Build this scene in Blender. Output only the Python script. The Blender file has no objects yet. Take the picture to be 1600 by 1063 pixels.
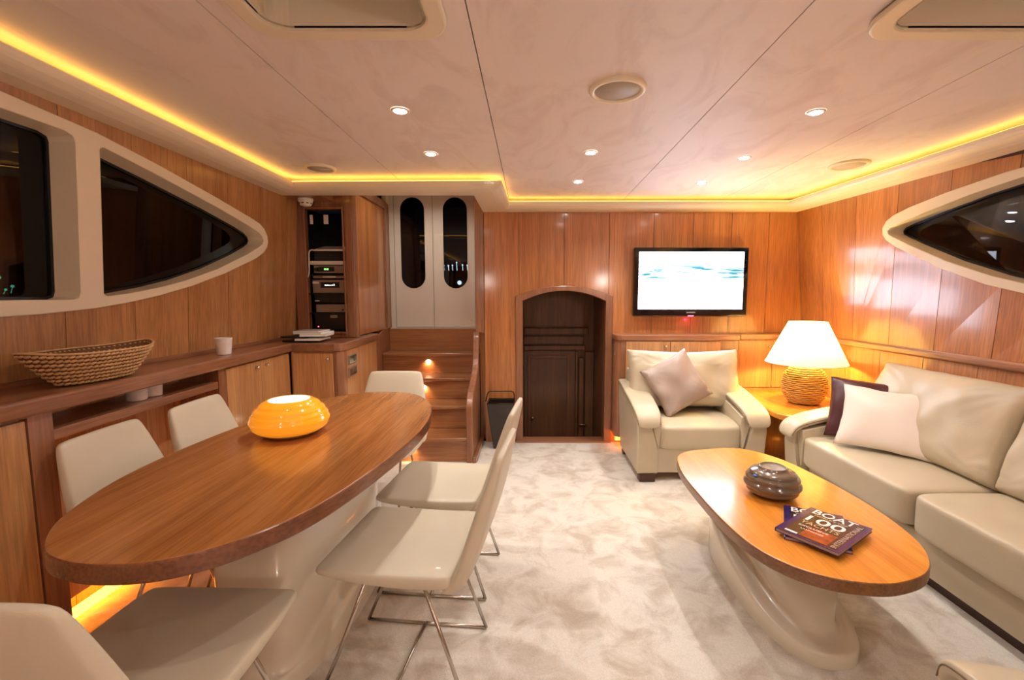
import bpy, bmesh, math, random
from mathutils import Vector, Matrix, Euler, noise
random.seed(4)
PI = math.pi
sc = bpy.context.scene
COL = sc.collection

# ---------------------------------------------------------------- camera, world, exposure
cam_d = bpy.data.cameras.new('camera')
cam = bpy.data.objects.new('camera', cam_d)
COL.objects.link(cam)
cam.location = (0, 0, 1.30)
cam.rotation_euler = (PI/2 - math.atan(68/711.0), 0, 0)
cam_d.sensor_width = 36.0
cam_d.lens = 16.0
cam_d.shift_x = -29/1600.0
cam_d.clip_start = 0.02
sc.camera = cam

world = bpy.data.worlds.new('night')
world.use_nodes = True
world.node_tree.nodes['Background'].inputs[0].default_value = (0.010, 0.012, 0.02, 1)
world.node_tree.nodes['Background'].inputs[1].default_value = 0.15
sc.world = world
sc.view_settings.view_transform = 'Standard'
sc.view_settings.look = 'None'
sc.view_settings.gamma = 1.0
sc.view_settings.use_curve_mapping = False
sc.view_settings.exposure = 0.58

LED_STRENGTH = 4.3
DOWN_POWER = 27.0
REAR_POWER = 13.0
LAMP_POWER = 46.0
TV_STRENGTH = 8.0
FILL_LAMP_POWER = 24.0

# ---------------------------------------------------------------- materials
def srgb(r, g, b):
    f = lambda c: (c/255/12.92) if c/255 <= .04045 else ((c/255+.055)/1.055)**2.4
    return (f(r), f(g), f(b), 1)

def new_mat(name):
    m = bpy.data.materials.new(name); m.use_nodes = True
    nt = m.node_tree
    return m, nt, nt.nodes['Principled BSDF']

def plain(name, col, rough=.5, metal=0, coat=0, spec=None, noise_amt=0, noise_scale=8, bump=0, bump_scale=200):
    m, nt, b = new_mat(name)
    b.inputs['Base Color'].default_value = col
    b.inputs['Roughness'].default_value = rough
    b.inputs['Metallic'].default_value = metal
    b.inputs['Coat Weight'].default_value = coat
    if spec is not None: b.inputs['Specular IOR Level'].default_value = spec
    tc = nt.nodes.new('ShaderNodeTexCoord')
    if noise_amt:
        n = nt.nodes.new('ShaderNodeTexNoise'); n.inputs['Scale'].default_value = noise_scale
        n.inputs['Detail'].default_value = 5
        nt.links.new(tc.outputs['Object'], n.inputs['Vector'])
        mx = nt.nodes.new('ShaderNodeMixRGB'); mx.blend_type = 'MULTIPLY'
        mx.inputs['Fac'].default_value = 1
        mx.inputs['Color1'].default_value = col
        r = nt.nodes.new('ShaderNodeMapRange')
        r.inputs['From Min'].default_value = .3; r.inputs['From Max'].default_value = .7
        r.inputs['To Min'].default_value = 1-noise_amt; r.inputs['To Max'].default_value = 1
        nt.links.new(n.outputs['Fac'], r.inputs['Value'])
        nt.links.new(r.outputs['Result'], mx.inputs['Color2'])
        nt.links.new(mx.outputs['Color'], b.inputs['Base Color'])
    if bump:
        n2 = nt.nodes.new('ShaderNodeTexNoise'); n2.inputs['Scale'].default_value = bump_scale
        n2.inputs['Detail'].default_value = 3
        nt.links.new(tc.outputs['Object'], n2.inputs['Vector'])
        bp = nt.nodes.new('ShaderNodeBump'); bp.inputs['Strength'].default_value = bump
        bp.inputs['Distance'].default_value = .002
        nt.links.new(n2.outputs['Fac'], bp.inputs['Height'])
        nt.links.new(bp.outputs['Normal'], b.inputs['Normal'])
    return m

def wood(name, c1, c2, axis='Z', rough=.32, coat=.35, scale=1.0, fleck=.25):
    """straight-grained teak: fine streaks running along one axis"""
    m, nt, b = new_mat(name)
    L = nt.links.new
    tc = nt.nodes.new('ShaderNodeTexCoord')
    oi = nt.nodes.new('ShaderNodeObjectInfo')
    mp = nt.nodes.new('ShaderNodeMapping')
    s = {'X': (.55, 14, 14), 'Y': (14, .55, 14), 'Z': (14, 14, .55)}[axis]
    mp.inputs['Scale'].default_value = tuple(v*scale for v in s)
    ad = nt.nodes.new('ShaderNodeVectorMath'); ad.operation = 'ADD'
    cmb = nt.nodes.new('ShaderNodeCombineXYZ')
    mu = nt.nodes.new('ShaderNodeMath'); mu.operation = 'MULTIPLY'; mu.inputs[1].default_value = 7.3
    L(oi.outputs['Random'], mu.inputs[0])
    for i in range(3): L(mu.outputs[0], cmb.inputs[i])
    L(tc.outputs['Object'], ad.inputs[0]); L(cmb.outputs[0], ad.inputs[1])
    L(ad.outputs[0], mp.inputs['Vector'])
    n1 = nt.nodes.new('ShaderNodeTexNoise'); n1.inputs['Scale'].default_value = 1.0
    n1.inputs['Detail'].default_value = 6; n1.inputs['Roughness'].default_value = .62
    n1.inputs['Distortion'].default_value = .35
    L(mp.outputs[0], n1.inputs['Vector'])
    n2 = nt.nodes.new('ShaderNodeTexNoise'); n2.inputs['Scale'].default_value = 9.0
    n2.inputs['Detail'].default_value = 3
    L(mp.outputs[0], n2.inputs['Vector'])
    cr = nt.nodes.new('ShaderNodeValToRGB')
    cr.color_ramp.elements[0].position = .32; cr.color_ramp.elements[0].color = c1
    cr.color_ramp.elements[1].position = .68; cr.color_ramp.elements[1].color = c2
    L(n1.outputs['Fac'], cr.inputs[0])
    mr = nt.nodes.new('ShaderNodeMapRange')
    mr.inputs['From Min'].default_value = .35; mr.inputs['From Max'].default_value = .6
    mr.inputs['To Min'].default_value = 1-fleck; mr.inputs['To Max'].default_value = 1.03
    L(n2.outputs['Fac'], mr.inputs['Value'])
    # small board-to-board tone difference
    mr2 = nt.nodes.new('ShaderNodeMapRange')
    mr2.inputs['To Min'].default_value = .92; mr2.inputs['To Max'].default_value = 1.06
    L(oi.outputs['Random'], mr2.inputs['Value'])
    m2 = nt.nodes.new('ShaderNodeMath'); m2.operation = 'MULTIPLY'
    L(mr.outputs['Result'], m2.inputs[0]); L(mr2.outputs['Result'], m2.inputs[1])
    mx = nt.nodes.new('ShaderNodeMixRGB'); mx.blend_type = 'MULTIPLY'; mx.inputs['Fac'].default_value = 1
    L(cr.outputs['Color'], mx.inputs['Color1']); L(m2.outputs[0], mx.inputs['Color2'])
    L(mx.outputs['Color'], b.inputs['Base Color'])
    b.inputs['Roughness'].default_value = rough
    b.inputs['Coat Weight'].default_value = coat
    b.inputs['Coat Roughness'].default_value = .12
    bp = nt.nodes.new('ShaderNodeBump'); bp.inputs['Strength'].default_value = .05
    bp.inputs['Distance'].default_value = .001
    L(n2.outputs['Fac'], bp.inputs['Height']); L(bp.outputs['Normal'], b.inputs['Normal'])
    return m

def emit(name, col, strength):
    m = bpy.data.materials.new(name); m.use_nodes = True
    nt = m.node_tree; nt.nodes.clear()
    e = nt.nodes.new('ShaderNodeEmission'); o = nt.nodes.new('ShaderNodeOutputMaterial')
    e.inputs[0].default_value = col; e.inputs[1].default_value = strength
    nt.links.new(e.outputs[0], o.inputs[0])
    return m

M = {}
M['wall'] = wood('teak_wall', srgb(174, 106, 56), srgb(204, 136, 78), 'Z', rough=.30, coat=.7)
M['wall_left'] = wood('teak_wall_port_lit', srgb(174, 118, 70), srgb(202, 148, 96), 'Z', rough=.32, coat=.4)  # same teak as the other walls, its less orange light painted into the colour
M['wall_back'] = plain('joint_dark', srgb(60, 30, 14), .8)
M['cab'] = wood('teak_cabinet', srgb(188, 130, 80), srgb(212, 158, 104), 'Z', rough=.36, coat=.3)
M['trim'] = wood('teak_trim', srgb(138, 88, 60), srgb(172, 118, 84), 'X', rough=.3, coat=.45)
M['trimy'] = wood('teak_trim_lengthwise', srgb(138, 88, 60), srgb(172, 118, 84), 'Y', rough=.3, coat=.45)
M['trimz'] = wood('teak_trim_upright', srgb(138, 88, 60), srgb(172, 118, 84), 'Z', rough=.3, coat=.45)
M['step'] = wood('teak_step', srgb(158, 100, 60), srgb(190, 132, 86), 'X', rough=.3, coat=.5)
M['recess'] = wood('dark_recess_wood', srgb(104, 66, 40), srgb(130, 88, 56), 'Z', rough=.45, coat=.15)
M['table'] = wood('oiled_table_wood', srgb(158, 96, 46), srgb(190, 124, 66), 'Y', rough=.24, coat=.4, fleck=.18, scale=1.3)
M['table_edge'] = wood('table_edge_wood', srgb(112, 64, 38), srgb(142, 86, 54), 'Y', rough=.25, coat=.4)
M['coffee'] = wood('coffee_table_wood', srgb(222, 134, 44), srgb(240, 160, 62), 'Y', rough=.25, coat=.45, fleck=.12)
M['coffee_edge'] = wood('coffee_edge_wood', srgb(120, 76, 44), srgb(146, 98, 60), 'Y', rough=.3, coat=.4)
M['leather'] = plain('cream_chair_leather', srgb(214, 201, 177), .42, coat=.08, noise_amt=.05, bump=.25, bump_scale=420)
M['sofa'] = plain('beige_sofa_leather', srgb(206, 192, 165), .40, coat=.1, noise_amt=.07, noise_scale=5, bump=.3, bump_scale=350)
M['sofa_seam'] = plain('seam_brown', srgb(120, 100, 76), .7)  # darker brown than the leather, for the arm piping
M['shell'] = plain('cream_fibreglass', srgb(226, 216, 196), .22, coat=.5)
M['frame'] = plain('cream_window_frame', srgb(236, 222, 196), .4, coat=.1)
M['white'] = plain('white_lacquer', srgb(232, 226, 214), .18, coat=.5)
M['ceramic'] = plain('white_cup', srgb(238, 226, 220), .5, noise_amt=.12, noise_scale=30)
M['plastic'] = plain('white_plastic', srgb(228, 220, 208), .45)
M['grey'] = plain('grey_metal_face', srgb(150, 132, 112), .4, metal=.35)
M['black'] = plain('black_plastic', srgb(10, 9, 9), .3)
M['gloss_black'] = plain('gloss_black', srgb(6, 7, 12), .08, coat=.6)
M['dark_wood'] = plain('dark_foot', srgb(70, 42, 28), .4)
M['chrome'] = plain('chrome', (.75, .72, .68, 1), .12, metal=1)
M['wire'] = plain('satin_steel_wire', (.55, .50, .45, 1), .22, metal=1)
M['brass'] = plain('steel_knob', (.8, .76, .7, 1), .15, metal=1)
M['brown_plastic'] = plain('dark_brown_plastic', srgb(38, 24, 17), .25, coat=.3)
M['grille'] = plain('speaker_grille', srgb(188, 178, 166), .55, noise_amt=.1, noise_scale=300)
M['paper'] = plain('paper', srgb(235, 230, 222), .6)
M['page'] = plain('page_edges', srgb(176, 160, 158), .6)
M['dark_paper'] = plain('dark_cover', srgb(24, 20, 22), .35)
M['navy'] = plain('navy_cover', srgb(38, 26, 96), .2, coat=.5)
M['cover'] = plain('brown_cover', srgb(52, 36, 30), .2, coat=.5, noise_amt=.5, noise_scale=30)
M['cover_orange'] = plain('orange_photo', srgb(196, 84, 36), .25, coat=.4, noise_amt=.6, noise_scale=40)
M['ink_white'] = plain('white_ink', srgb(246, 242, 240), .3)
M['ink_cream'] = plain('cream_ink', srgb(214, 196, 150), .3)
M['ink_pink'] = plain('pale_ink', srgb(206, 180, 170), .3)
M['bowl'] = plain('taupe_glaze', srgb(112, 94, 78), .16, coat=.5, spec=.5)
M['bowl_dark'] = plain('taupe_glaze_foot', srgb(40, 30, 24), .15, coat=.5)
M['bowl_in'] = plain('bowl_inside', srgb(150, 138, 124), .4)
M['taupe'] = plain('taupe_satin', srgb(176, 156, 144), .42, noise_amt=.06)
M['plum'] = plain('plum_satin', srgb(84, 40, 44), .38, noise_amt=.15)
M['ivory'] = plain('ivory_satin', srgb(244, 232, 220), .38)
M['blind'] = plain('hatch_blind', srgb(150, 138, 118), .6)
M['straw'] = plain('straw_strand', srgb(222, 178, 124), .6, noise_amt=.35, noise_scale=60)
M['straw_in'] = plain('basket_core', srgb(112, 72, 38), .8)
M['wicker'] = plain('wicker_strand', srgb(226, 186, 110), .55, noise_amt=.25, noise_scale=50)
M['wicker_in'] = plain('wicker_core', srgb(150, 96, 30), .8)
M['rubber'] = plain('black_gasket', srgb(12, 12, 16), .4)
M['led'] = emit('amber_led', (1.0, .50, .085, 1), LED_STRENGTH)
M['led_low'] = emit('amber_floor_led', (1.0, .27, .02, 1), 11)
M['bulb'] = emit('downlight_lamp', (1.0, .93, .84, 1), 40)
M['steplamp'] = emit('step_lamp', (1.0, .80, .50, 1), 14)
M['green'] = emit('green_display', (.25, 1, .2, 1), 1.6)
M['whitedisp'] = emit('white_display', (1, 1, 1, 1), 1.2)
M['red'] = emit('red_led', (1, .05, .12, 1), 9)
M['harbour_white'] = emit('harbour_lamp_white', (.8, 1, .9, 1), 5)
M['harbour_green'] = emit('harbour_lamp_green', (.15, .9, .45, 1), 2.5)
M['harbour_amber'] = emit('harbour_lamp_amber', (1, .6, .2, 1), 2.5)

# carpet
def carpet():
    m, nt, b = new_mat('cream_carpet'); L = nt.links.new
    tc = nt.nodes.new('ShaderNodeTexCoord')
    n = nt.nodes.new('ShaderNodeTexNoise'); n.inputs['Scale'].default_value = 6.5
    n.inputs['Detail'].default_value = 7; n.inputs['Roughness'].default_value = .6; n.inputs['Distortion'].default_value = .6
    L(tc.outputs['Object'], n.inputs['Vector'])
    cr = nt.nodes.new('ShaderNodeValToRGB')
    cr.color_ramp.elements[0].position = .36; cr.color_ramp.elements[0].color = srgb(196, 182, 166)
    cr.color_ramp.elements[1].position = .56; cr.color_ramp.elements[1].color = srgb(226, 218, 206)
    L(n.outputs['Fac'], cr.inputs[0])
    n2 = nt.nodes.new('ShaderNodeTexNoise'); n2.inputs['Scale'].default_value = 260; n2.inputs['Detail'].default_value = 2
    L(tc.outputs['Object'], n2.inputs['Vector'])
    mr = nt.nodes.new('ShaderNodeMapRange'); mr.inputs['From Min'].default_value = .3; mr.inputs['From Max'].default_value = .7
    mr.inputs['To Min'].default_value = .86; mr.inputs['To Max'].default_value = 1.04
    L(n2.outputs['Fac'], mr.inputs['Value'])
    mx = nt.nodes.new('ShaderNodeMixRGB'); mx.blend_type = 'MULTIPLY'; mx.inputs['Fac'].default_value = 1
    L(cr.outputs['Color'], mx.inputs['Color1']); L(mr.outputs['Result'], mx.inputs['Color2'])
    L(mx.outputs['Color'], b.inputs['Base Color'])
    b.inputs['Roughness'].default_value = .9
    b.inputs['Sheen Weight'].default_value = .3
    b.inputs['Specular IOR Level'].default_value = .15
    bp = nt.nodes.new('ShaderNodeBump'); bp.inputs['Strength'].default_value = .5; bp.inputs['Distance'].default_value = .004
    L(n2.outputs['Fac'], bp.inputs['Height'])
    n3 = nt.nodes.new('ShaderNodeTexNoise'); n3.inputs['Scale'].default_value = 7; n3.inputs['Detail'].default_value = 4
    L(tc.outputs['Object'], n3.inputs['Vector'])
    bp2 = nt.nodes.new('ShaderNodeBump'); bp2.inputs['Strength'].default_value = .5; bp2.inputs['Distance'].default_value = .02
    L(n3.outputs['Fac'], bp2.inputs['Height']); L(bp.outputs['Normal'], bp2.inputs['Normal'])
    L(bp2.outputs['Normal'], b.inputs['Normal'])
    return m
M['carpet'] = carpet()

def suede():
    m, nt, b = new_mat('suede_ceiling'); L = nt.links.new
    tc = nt.nodes.new('ShaderNodeTexCoord')
    mp = nt.nodes.new('ShaderNodeMapping'); mp.inputs['Scale'].default_value = (3.0, 1.2, 1)
    L(tc.outputs['Object'], mp.inputs['Vector'])
    n = nt.nodes.new('ShaderNodeTexNoise'); n.inputs['Scale'].default_value = 1.4
    n.inputs['Detail'].default_value = 8; n.inputs['Roughness'].default_value = .62; n.inputs['Distortion'].default_value = 1.6
    L(mp.outputs[0], n.inputs['Vector'])
    cr = nt.nodes.new('ShaderNodeValToRGB')
    cr.color_ramp.elements[0].position = .36; cr.color_ramp.elements[0].color = srgb(228, 213, 206)
    cr.color_ramp.elements[1].position = .52; cr.color_ramp.elements[1].color = srgb(238, 226, 220)
    L(n.outputs['Fac'], cr.inputs[0]); L(cr.outputs['Color'], b.inputs['Base Color'])
    b.inputs['Roughness'].default_value = .55
    b.inputs['Specular IOR Level'].default_value = .3
    return m
M['suede'] = suede()

def glass():
    m = bpy.data.materials.new('night_glass'); m.use_nodes = True
    nt = m.node_tree; nt.nodes.clear(); L = nt.links.new
    o = nt.nodes.new('ShaderNodeOutputMaterial')
    mix = nt.nodes.new('ShaderNodeMixShader'); fr = nt.nodes.new('ShaderNodeFresnel'); fr.inputs[0].default_value = 1.5
    t = nt.nodes.new('ShaderNodeBsdfTransparent'); t.inputs[0].default_value = (.35, .36, .4, 1)
    g = nt.nodes.new('ShaderNodeBsdfGlossy'); g.inputs['Roughness'].default_value = .01
    g.inputs['Color'].default_value = (.7, .7, .7, 1)
    L(fr.outputs[0], mix.inputs[0]); L(t.outputs[0], mix.inputs[1]); L(g.outputs[0], mix.inputs[2]); L(mix.outputs[0], o.inputs[0])
    return m
M['glass'] = glass()

def shade_mat():
    m = bpy.data.materials.new('cream_lamp_shade'); m.use_nodes = True
    nt = m.node_tree; nt.nodes.clear(); L = nt.links.new
    o = nt.nodes.new('ShaderNodeOutputMaterial')
    mix = nt.nodes.new('ShaderNodeMixShader'); mix.inputs[0].default_value = .45
    d = nt.nodes.new('ShaderNodeBsdfDiffuse'); d.inputs[0].default_value = srgb(250, 236, 210)
    t = nt.nodes.new('ShaderNodeBsdfTranslucent'); t.inputs[0].default_value = srgb(255, 244, 222)
    L(d.outputs[0], mix.inputs[1]); L(t.outputs[0], mix.inputs[2]); L(mix.outputs[0], o.inputs[0])
    return m
M['shade'] = shade_mat()

def amber_mat():
    m, nt, b = new_mat('amber_glass'); L = nt.links.new
    b.inputs['Base Color'].default_value = srgb(255, 160, 16)
    b.inputs['Roughness'].default_value = .08
    b.inputs['Coat Weight'].default_value = .7
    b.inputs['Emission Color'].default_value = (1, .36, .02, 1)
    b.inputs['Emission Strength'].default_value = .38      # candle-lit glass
    return m
M['amber'] = amber_mat()
M['amber_foot'] = plain('amber_foot', srgb(206, 164, 104), .12, coat=.6)
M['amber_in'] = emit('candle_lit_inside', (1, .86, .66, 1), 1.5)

def tv_mat():
    m = bpy.data.materials.new('tv_picture'); m.use_nodes = True
    nt = m.node_tree; nt.nodes.clear(); L = nt.links.new
    o = nt.nodes.new('ShaderNodeOutputMaterial'); e = nt.nodes.new('ShaderNodeEmission')
    tc = nt.nodes.new('ShaderNodeTexCoord')
    sp = nt.nodes.new('ShaderNodeSeparateXYZ'); L(tc.outputs['Generated'], sp.inputs[0])
    mp = nt.nodes.new('ShaderNodeMapping'); mp.inputs['Scale'].default_value = (1.6, 1, 9)
    L(tc.outputs['Generated'], mp.inputs['Vector'])
    n = nt.nodes.new('ShaderNodeTexNoise'); n.inputs['Scale'].default_value = 1.8; n.inputs['Detail'].default_value = 4
    L(mp.outputs[0], n.inputs['Vector'])
    # blurred teal surf streaks in the upper half of the picture
    band = nt.nodes.new('ShaderNodeMapRange'); band.interpolation_type = 'SMOOTHSTEP'
    band.inputs['From Min'].default_value = .46; band.inputs['From Max'].default_value = .56
    L(sp.outputs['Z'], band.inputs['Value'])
    top = nt.nodes.new('ShaderNodeMapRange'); top.interpolation_type = 'SMOOTHSTEP'
    top.inputs['From Min'].default_value = .96; top.inputs['From Max'].default_value = .72
    L(sp.outputs['Z'], top.inputs['Value'])
    st = nt.nodes.new('ShaderNodeMapRange'); st.inputs['From Min'].default_value = .36; st.inputs['From Max'].default_value = .58
    L(n.outputs['Fac'], st.inputs['Value'])
    a = nt.nodes.new('ShaderNodeMath'); a.operation = 'MULTIPLY'; L(band.outputs[0], a.inputs[0]); L(top.outputs[0], a.inputs[1])
    c = nt.nodes.new('ShaderNodeMath'); c.operation = 'MULTIPLY'; c.use_clamp = True
    L(a.outputs[0], c.inputs[0]); L(st.outputs[0], c.inputs[1])
    mx = nt.nodes.new('ShaderNodeMixRGB')
    mx.inputs['Color1'].default_value = (.80, .85, 1.0, 1); mx.inputs['Color2'].default_value = (.008, .045, .055, 1)
    L(c.outputs[0], mx.inputs['Fac']); L(mx.outputs[0], e.inputs[0]); e.inputs[1].default_value = TV_STRENGTH
    L(e.outputs[0], o.inputs[0])
    return m
M['tv'] = tv_mat()

# ---------------------------------------------------------------- builders
WM = {}   # world matrix of every thing, so parts can be modelled in room coordinates

def tag(o, label=None, cat=None, group=None, kind=None):
    if label: o['label'] = label
    if cat: o['category'] = cat
    if group: o['group'] = group
    if kind: o['kind'] = kind
    return o

def thing(name, loc, label, cat, rz=0, group=None, kind=None):
    o = bpy.data.objects.new(name, None); COL.objects.link(o)
    o.empty_display_size = .1
    o.location = loc; o.rotation_euler = (0, 0, rz)
    WM[o] = Matrix.Translation(Vector(loc)) @ Euler((0, 0, rz)).to_matrix().to_4x4()
    return tag(o, label, cat, group, kind)

def obj(name, bm, m, parent=None, smooth=False, local=False, label=None, subsurf=0, bevel=0):
    """bmesh -> one linked mesh object; modelled in room coordinates unless local"""
    bmesh.ops.recalc_face_normals(bm, faces=bm.faces)
    if parent is not None and not local:
        bm.transform(WM[parent].inverted())
    origin = None
    if parent is None and not local and bm.verts:
        xs = [v.co for v in bm.verts]
        origin = Vector(((min(c.x for c in xs)+max(c.x for c in xs))/2, (min(c.y for c in xs)+max(c.y for c in xs))/2, min(c.z for c in xs)))
        bm.transform(Matrix.Translation(-origin))
    me = bpy.data.meshes.new(name)
    if smooth:
        for f in bm.faces: f.smooth = True
    bm.to_mesh(me); bm.free()
    for mm in (m if isinstance(m, (list, tuple)) else [m]): me.materials.append(mm)
    o = bpy.data.objects.new(name, me); COL.objects.link(o)
    if origin is not None:
        o.location = origin
    if parent is not None:
        o.parent = parent
        WM[o] = WM[parent]
    else:
        WM[o] = Matrix.Translation(origin) if origin is not None else Matrix()
    if label: o['label'] = label
    if bevel:
        md = o.modifiers.new('bevel', 'BEVEL'); md.width = bevel; md.segments = 2; md.limit_method = 'ANGLE'
        md.harden_normals = False
    if subsurf:
        md = o.modifiers.new('soft', 'SUBSURF'); md.levels = subsurf; md.render_levels = subsurf
    return o

def structure(name, bm, m, **k):
    o = obj(name, bm, m, **k); o['kind'] = 'structure'; return o

def bx(x0, x1, y0, y1, z0, z1, bm=None, bev=0, seg=2):
    bm2 = bmesh.new()
    bmesh.ops.create_cube(bm2, size=1)
    bmesh.ops.scale(bm2, vec=(abs(x1-x0), abs(y1-y0), abs(z1-z0)), verts=bm2.verts)
    bmesh.ops.translate(bm2, vec=((x0+x1)/2, (y0+y1)/2, (z0+z1)/2), verts=bm2.verts)
    if bev:
        bmesh.ops.bevel(bm2, geom=bm2.edges[:], offset=bev, segments=seg, affect='EDGES', profile=.5)
    return merge(bm, bm2)

def merge(bm, bm2):
    if bm is None: return bm2
    me = bpy.data.meshes.new('tmp'); bm2.to_mesh(me); bm2.free(); bm.from_mesh(me); bpy.data.meshes.remove(me)
    return bm

def prism(pts, h0, h1, axis='Z', bm=None, bev=0):
    """outline in the plane across `axis`, extruded h0..h1"""
    bm2 = bmesh.new()
    def P(a, b, h):
        return {'Z': (a, b, h), 'Y': (a, h, b), 'X': (h, a, b)}[axis]
    lo = [bm2.verts.new(P(a, b, h0)) for a, b in pts]; hi = [bm2.verts.new(P(a, b, h1)) for a, b in pts]
    n = len(pts)
    bm2.faces.new(lo); bm2.faces.new(hi)
    for i in range(n): bm2.faces.new((lo[i], lo[(i+1) % n], hi[(i+1) % n], hi[i]))
    bmesh.ops.recalc_face_normals(bm2, faces=bm2.faces)
    if bev:
        es = [e for e in bm2.edges if len({round(v.co['XYZ'.index(axis)], 5) for v in e.verts}) == 1]
        bmesh.ops.bevel(bm2, geom=es, offset=bev, segments=3, affect='EDGES', profile=.5)
    return merge(bm, bm2)

def tube(pts, r, bm=None, seg=8, closed=False, flat=None):
    bm2 = bmesh.new(); pts = [Vector(p) for p in pts]; n = len(pts); rings = []
    up = Vector((0, 0, 1)); prev = None
    for i, p in enumerate(pts):
        if closed: t = pts[(i+1) % n]-pts[i-1]
        else: t = pts[min(i+1, n-1)]-pts[max(i-1, 0)]
        t.normalize()
        if prev is None:
            a = t.cross(up)
            if a.length < .05: a = t.cross(Vector((1, 0, 0)))
        else: a = prev - t*prev.dot(t)
        a.normalize(); b = t.cross(a); prev = a
        rr = r[i] if isinstance(r, (list, tuple)) else r
        rings.append([bm2.verts.new(p+(a*math.cos(2*PI*k/seg)+b*math.sin(2*PI*k/seg))*rr) for k in range(seg)])
    for i in range(n if closed else n-1):
        A, B = rings[i], rings[(i+1) % n]
        for k in range(seg): bm2.faces.new((A[k], A[(k+1) % seg], B[(k+1) % seg], B[k]))
    if not closed:
        bm2.faces.new(rings[0]); bm2.faces.new(rings[-1])
    return merge(bm, bm2)

def lathe(prof, c, seg=48, bm=None, cap0=True, cap1=True, mats=None):
    """prof: list of (r, z), revolved round a vertical through c"""
    bm2 = bmesh.new(); rings = []
    for r, z in prof:
        rings.append([bm2.verts.new((c[0]+r*math.cos(2*PI*k/seg), c[1]+r*math.sin(2*PI*k/seg), c[2]+z)) for k in range(seg)])
    for i in range(len(rings)-1):
        for k in range(seg): bm2.faces.new((rings[i][k], rings[i][(k+1) % seg], rings[i+1][(k+1) % seg], rings[i+1][k]))
    if cap0: bm2.faces.new(rings[0])
    if cap1: bm2.faces.new(rings[-1])
    return merge(bm, bm2)

def disc_axis(c, axis, r0, r1, h, bm=None, seg=20):
    """short cylinder/cone pointing along +axis vector"""
    bm2 = bmesh.new()
    bmesh.ops.create_cone(bm2, cap_ends=True, segments=seg, radius1=r0, radius2=r1, depth=h)
    bmesh.ops.translate(bm2, vec=(0, 0, h/2), verts=bm2.verts)
    q = Vector((0, 0, 1)).rotation_difference(Vector(axis)).to_matrix().to_4x4()
    bm2.transform(Matrix.Translation(Vector(c)) @ q)
    return merge(bm, bm2)

def ball(c, r, bm=None, s=(1, 1, 1), u=12, v=8):
    bm2 = bmesh.new(); bmesh.ops.create_uvsphere(bm2, u_segments=u, v_segments=v, radius=r)
    bmesh.ops.scale(bm2, vec=s, verts=bm2.verts); bmesh.ops.translate(bm2, vec=c, verts=bm2.verts)
    return merge(bm, bm2)

def catmull(pts, n=8, closed=True):
    out = []; N = len(pts); P = [Vector(p) for p in pts]
    rng = range(N) if closed else range(N-1)
    for i in rng:
        if closed: p0, p1, p2, p3 = P[i-1], P[i], P[(i+1) % N], P[(i+2) % N]
        else: p0, p1, p2, p3 = P[max(i-1, 0)], P[i], P[i+1], P[min(i+2, N-1)]
        for k in range(n):
            t = k/n
            out.append(.5*((2*p1)+(-p0+p2)*t+(2*p0-5*p1+4*p2-p3)*t*t+(-p0+3*p1-3*p2+p3)*t**3))
    if not closed: out.append(P[-1])
    return out

def soft_box(sx, sy, sz, k=7, n=12, puff=0, wr=0, ws=5, seed=0, mat=None):
    """rounded, slightly inflated leather block centred on the origin"""
    bm = bmesh.new(); bmesh.ops.create_cube(bm, size=2)
    bmesh.ops.subdivide_edges(bm, edges=bm.edges[:], cuts=n, use_grid_fill=True)
    for v in bm.verts:
        # spread grid towards the edges so the rounding is well sampled
        p = Vector([math.copysign(abs(c)**.75 if abs(c) < 1 else 1, c) for c in v.co])
        d = (abs(p.x)**k+abs(p.y)**k+abs(p.z)**k)**(1/k)
        q = p/d
        g = 1+puff*(1-min(1, abs(q.x))**2)*(1-min(1, abs(q.y))**2)
        co = Vector((q.x*sx/2, q.y*sy/2, q.z*sz/2*g))
        if wr:
            nn = noise.noise_vector(co*ws+Vector((seed, seed*2, 1)))
            n2 = noise.noise_vector(co*ws*3+Vector((seed, 3, seed)))
            co += nn*wr+n2*wr*.4
        v.co = co
    if mat is not None: bm.transform(mat)
    return bm

def pillow_bm(w, h, t, seed=0, wr=.006, n=26, pinch=.06, ex=2.6, pw=.5):
    bm = bmesh.new(); vs = {}
    for side in (1, -1):
        for i in range(n+1):
            for j in range(n+1):
                u = -1+2*i/n; v = -1+2*j/n
                edge = i in (0, n) or j in (0, n)
                if edge and side == -1: vs[(side, i, j)] = vs[(1, i, j)]; continue
                th = t/2*((1-abs(u)**ex)*(1-abs(v)**ex))**pw
                x = w/2*u*(1-pinch*(1-v*v)); z = h/2*v*(1-pinch*(1-u*u))
                p = Vector((x, side*th, z))
                nz = noise.noise(Vector((x*7+seed, z*7, side*2+seed)))*wr*2
                # creases radiating from the corners
                a = math.atan2(abs(z)-h/2, abs(x)-w/2)
                nz += wr*.8*math.sin(a*26)*(abs(u*v))**1.2
                p.y += side*nz*(0 if edge else 1)
                if edge: p += Vector((noise.noise(Vector((z*14, seed, x*9)))*.006, 0, noise.noise(Vector((x*14, z*9, seed)))*.006))
                vs[(side, i, j)] = bm.verts.new(p)
    for side in (1, -1):
        for i in range(n):
            for j in range(n):
                q = [vs[(side, i, j)], vs[(side, i+1, j)], vs[(side, i+1, j+1)], vs[(side, i, j+1)]]
                bm.faces.new(q if side == -1 else q[::-1])
    return bm

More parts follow.
